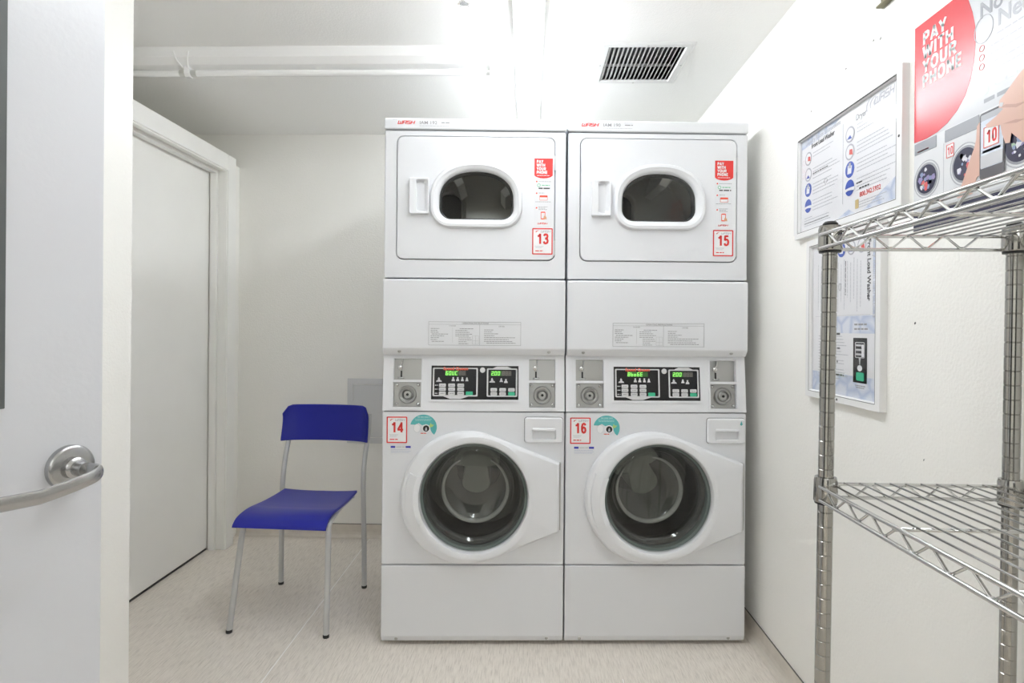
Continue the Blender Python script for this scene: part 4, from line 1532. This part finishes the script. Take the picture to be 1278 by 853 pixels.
# ---- lower board, content turned on its side
GW, GH = .385, .478
b2 = board('instruction_board', (XW, 1.848, .990), GW, GH, 'portrait white framed board with sideways print, behind the wire rack post')
sheet = flat('sheet', M_paper, b2, rrect(.022, GW - .022, .020, GH - .020, .001, 1), -.006, .0006)
y = -.0067
flat('ice_print', M_ice, sheet, rrect(.024, GW - .024, .022, .080, .001, 1), y, .0003)
flat('ice_print', M_ice, sheet, rrect(.150, GW - .024, .195, .242, .001, 1), y, .0003)
flat('ice_print', M_ice, sheet, rrect(.335, GW - .024, .244, .45, .001, 1), y, .0003)
y = -.0072
text('Laundry Room Instructions', .0150, .336, .452, y, M_ltgrey, sheet, sx=.90, rot=PI / 2)
text('Front Load Washer', .0150, .311, .440, y, M_black, sheet, bold=.0004, sx=.92, rot=PI / 2)
box('divider', M_ltgrey, sheet, .04, .325, y, y + .0004, .244, .2448)
for k, xx in enumerate((.285, .235, .185, .130)):
    icon(sheet, xx, .428, y, (0, 1, 2, 3)[k], .020)
L = []
for k in range(15):
    L.append((.055 + .016 * k, .400 - .006 * (k % 3), random.uniform(.10, .145), .0022))
fine_print(sheet, M_ltgrey, y, L, rot=True)
fine_print(sheet, M_black, y, [(.205, .395, .095, .003)], rot=True)
ring_flat('oval_mark', M_grey, sheet, circ(.178, .325, .006, 20, .011), circ(.178, .325, .005, 20, .010), y, .0004)
fine_print(sheet, M_grey, y, [(.252, .2165, .058, .0045), (.252, .2045, .062, .0045), (.258, .055, .048, .0025), (.262, .050, .038, .0025)])
fine_print(sheet, M_ltgrey, y, [(.06, .185 - .0085 * j, random.uniform(.10, .165), .0022) for j in range(15)])
fine_print(sheet, M_black, y, [(.12, .190, .06, .006), (.13, .150, .05, .005), (.12, .112, .05, .005), (.14, .075, .06, .005)])
blk = flat('panel_print', M_panelblk, sheet, rrect(.248, .312, .064, .183, .001, 1), y, .0003)
y2 = y - .0004
ring_flat('panel_print_outline', M_greybtn, blk, rrect(.258, .302, .130, .172, .004, 3), rrect(.260, .300, .132, .170, .003, 3), y2)
for j in range(3):
    flat('panel_print_mark', M_greybtn, blk, rrect(.262, .286, .161 - .012 * j, .166 - .012 * j, .001, 1), y2)
    flat('panel_print_mark', M_paper, blk, rrect(.288, .299, .155 - .011 * j, .166 - .011 * j, .002, 2), y2)
flat('panel_print_mark', M_greybtn, blk, [(.276, .13), (.284, .13), (.281, .112), (.279, .112)], y2)
flat('panel_print_mark', M_paper, blk, circ(.280, .103, .011, 18, .008), y2)
flat('panel_print_mark', M_green, blk, rrect(.264, .300, .070, .092, .004, 3), y2)
MB().loft([at_y(rrect(.0225, GW - .0225, .0205, GH - .0205, .001, 1), -.0110)], True).build('cover_pane', M_cover, b2)
MB().lathe([(.0035, -.0185), (.0035, -.018), (.0005, -.018)], 10, 'Y', (.186, 0, .009), cap0=True).build('screw_hole', M_blackcap, b2)

# ---- big poster
M_post_bg = mat('poster_paper', (.60, .61, .64), .22, spec=.6)
M_post_red = mat('poster_red', (.70, .055, .07), .22, spec=.6)
M_post_grey = mat('poster_grey', (.33, .34, .37), .25)
M_post_lt = mat('poster_light_grey', (.44, .45, .49), .25)
M_skin = mat('poster_skin', (.66, .42, .34), .3)
M_skin2 = mat('poster_skin_shade', (.52, .31, .25), .3)
M_post_dark = mat('poster_navy', (.035, .035, .07), .25)
M_cloth = [mat('cloth_purple', (.26, .22, .42), .4), mat('cloth_white', (.66, .66, .72), .4), mat('cloth_red', (.62, .10, .10), .4), mat('cloth_blue', (.22, .28, .44), .4), mat('cloth_green', (.35, .48, .34), .4)]
PW, PH = .62, .465
po = tag(empty('wall_poster', (XW, 1.366, 1.420), -PI / 2), 'large red and white payment poster with washers and a hand-held phone', 'poster')
flat('sheet', M_post_bg, po, rrect(0, PW, 0, PH, .0005, 1), 0, .0012)
y = -.0013
# red field with a bulging right edge
pts = [(0, .205), (0, PH)]
for k in range(21):
    t = k / 20
    a = math.radians(62 - 132 * t)
    pts.append((-.045 + .229 * math.cos(a) ** .8 if math.cos(a) > 0 else 0, .345 + .158 * math.sin(a) - .0))
pts = [(0, .203), (0, PH), (.150, PH), (.163, .440), (.174, .410), (.181, .380), (.183, .350), (.180, .315), (.171, .278), (.156, .250), (.134, .228), (.106, .212), (.075, .203), (.040, .200)]
rd = flat('red_field', M_post_red, po, pts, y, .0003)
for k, s_ in enumerate(('PAY', 'WITH', 'YOUR', 'PHONE')):
    strokes(s_, .0275, .028, (.4135, .3815, .3495, .3175)[k], y - .0008, M_paper, rd, .22, 1.18 if k < 3 else 1.10, gap=.10)
text('No Quarters', .030, .192, .385, y - .0002, M_post_grey, po, bold=.0008, sx=1.0)
text('Needed', .030, .236, .350, y - .0002, M_post_lt, po, bold=.0008, sx=1.0)
ring_flat('coin_print', M_post_lt, po, circ(.203, .361, .024, 28, .027), circ(.203, .361, .0225, 28, .0255), y)
fine_print(po, M_post_lt, y - .0002, [(.235, .335, .30, .003), (.220, .318, .30, .003), (.220, .303, .28, .003), (.220, .285, .32, .003), (.22, .27, .24, .003)])
for zz in (.325, .307, .289):
    ring_flat('step_ring', M_icon_r, po, circ(.199, zz, .0065, 18), circ(.199, zz, .0055, 18), y)
fine_print(po, mat('print_pale_green', (.66, .76, .68), .3), y - .0002, [(.205, .232, .012, .014), (.232, .240, .05, .008)])
fine_print(po, M_post_grey, y - .0002, [(.205, .215, .062, .008)])
# control strips and washers
fl_ = flat('washer_body_print', mat('poster_machine', (.70, .71, .73), .25), po, rrect(0, PW, .045, .200, .0005, 1), y, .0002)
for a, b in ((.003, .074), (.100, .194), (.262, .36)):
    flat('washer_strip_print', M_post_grey, po, rrect(a, b, .172, .198, .001, 1), y - .0003)
    fine_print(po, M_post_dark, y - .0007, [(a + .006, .190, b - a - .014, .003), (a + .006, .180, b - a - .02, .003)])
box('strip_rule', M_red, po, .012, .050, y - .0009, y - .0005, .176, .179)
box('body_seam_print', M_post_lt, po, .0955, .0965, y - .0005, y - .0002, .046, .172)
for wx, wz, wr in ((.043, .110, .036), (.158, .111, .037), (.290, .111, .037), (.41, .111, .037)):
    flat('porthole_print', M_post_grey, po, circ(wx, wz, wr, 32), y - .0003)
    ring_flat('porthole_print', M_post_lt, po, circ(wx, wz, wr * 1.16, 32), circ(wx, wz, wr * 1.10, 32), y - .0002)
    flat('porthole_print', M_post_dark, po, circ(wx, wz, wr * .88, 32), y - .0006)
    rs = random.Random(int(wx * 1000))
    for k in range(26):
        a = rs.uniform(0, 2 * PI)
        r_ = wr * .68 * math.sqrt(rs.random())
        cx, cz = wx + r_ * math.cos(a), wz + r_ * math.sin(a)
        s0 = rs.uniform(.003, .0085)
        q = []
        for j in range(6):
            b = 2 * PI * j / 6 + rs.uniform(-.3, .3)
            q.append((cx + s0 * math.cos(b) * rs.uniform(.6, 1.2), cz + s0 * math.sin(b) * rs.uniform(.6, 1.2)))
        flat('laundry_print', M_cloth[rs.choice((0, 0, 1, 1, 1, 3, 3, 2, 4))], po, q, y - .0009 - k * .00001, .0002)
c_ = flat('number_print', M_paper, po, rrect(.105, .127, .137, .165, .001, 2), y - .0003)
ring_flat('number_print', M_icon_r, po, rrect(.105, .127, .137, .165, .001, 2), rrect(.1062, .1258, .1382, .1638, .001, 2), y - .0009)
strokes('10', .016, .1165, .143, y - .0012, M_red, po, .16, .9, 0, 'CENTER', gap=.04)
# forearm and hand behind the phone, phone, tapping hand
yh = y - .0013
flat('hand_print', M_skin, po, [(.138, .046), (.178, .046), (.190, .075), (.205, .080), (.205, .175), (.196, .182), (.190, .176), (.188, .150), (.183, .135), (.172, .115), (.160, .090), (.150, .070)], yh)
ph = flat('phone_print', mat('poster_phone', (.12, .12, .13), .2), po, rrect(.198, .258, .068, .196, .006, 4), yh - .0005)
flat('phone_screen_print', mat('poster_screen', (.66, .72, .82), .2), po, rrect(.2015, .2545, .088, .180, .001, 1), yh - .0010)
flat('phone_bar_print', M_post_lt, po, rrect(.2015, .2545, .180, .192, .001, 1), yh - .0010)
flat('phone_card_print', M_paper, po, rrect(.209, .246, .126, .166, .001, 2), yh - .0014)
ring_flat('phone_card_print', M_icon_r, po, rrect(.209, .246, .126, .166, .001, 2), rrect(.2105, .2445, .1275, .1645, .001, 2), yh - .0018)
strokes('10', .024, .229, .134, yh - .0022, M_red, po, .18, .95, 0, 'CENTER', gap=.04)
box('phone_rule_print', M_icon_b, po, .206, .249, yh - .0016, yh - .0014, .117, .122)
flat('phone_text_print', M_post_bg, po, rrect(.2015, .2545, .089, .113, .001, 1), yh - .0013)
flat('hand_print', M_skin, po, [(.214, .170), (.220, .163), (.250, .158), (.254, .140), (.262, .120), (.272, .118), (.275, .135), (.300, .110), (.330, .120), (.420, .150), (.62, .175), (.62, .300), (.420, .285), (.340, .262), (.290, .235), (.262, .214), (.248, .205), (.246, .192), (.256, .186), (.240, .178)], yh - .0022)
flat('finger_shade_print', M_skin2, po, [(.250, .190), (.285, .178), (.310, .180), (.285, .184), (.262, .192)], yh - .0027)
flat('finger_shade_print', M_skin2, po, [(.255, .158), (.285, .150), (.305, .150), (.285, .156)], yh - .0027)
flat('thumb_nail_print', M_post_bg, po, [(.247, .194), (.254, .190), (.257, .197), (.250, .200)], yh - .0027)
# dark foot band
fb = flat('foot_band', M_post_dark, po, rrect(0, PW, 0, .040, .0005, 1), y, .0004)
fine_print(fb, M_post_lt, y - .0008, [(.12, .026, .05, .003), (.24, .022, .06, .005)])

# small scars in the wall paint
wr = bpy.data.objects['wall_right']
for (yy, zz, dy, dz) in ((1.327, .905, .0022, .005), (1.66, 1.925, .006, .004), (1.53, 1.94, .005, .005), (1.50, 1.93, .004, .007), (1.86, 1.88, .004, .005), (1.36, 1.21, .005, .006)):
    MB().loft([[(XW, yy + dy * math.cos(a) * .5 - dz * math.sin(a) * .15, zz + dz * math.sin(a) * .5) for a in (0, PI / 3, 2 * PI / 3, PI, 4 * PI / 3, 5 * PI / 3)],
               [(XW - .0006, yy + dy * math.cos(a) * .5 - dz * math.sin(a) * .15, zz + dz * math.sin(a) * .5) for a in (0, PI / 3, 2 * PI / 3, PI, 4 * PI / 3, 5 * PI / 3)]], cap1=True).build('paint_chip', M_seam, wr)
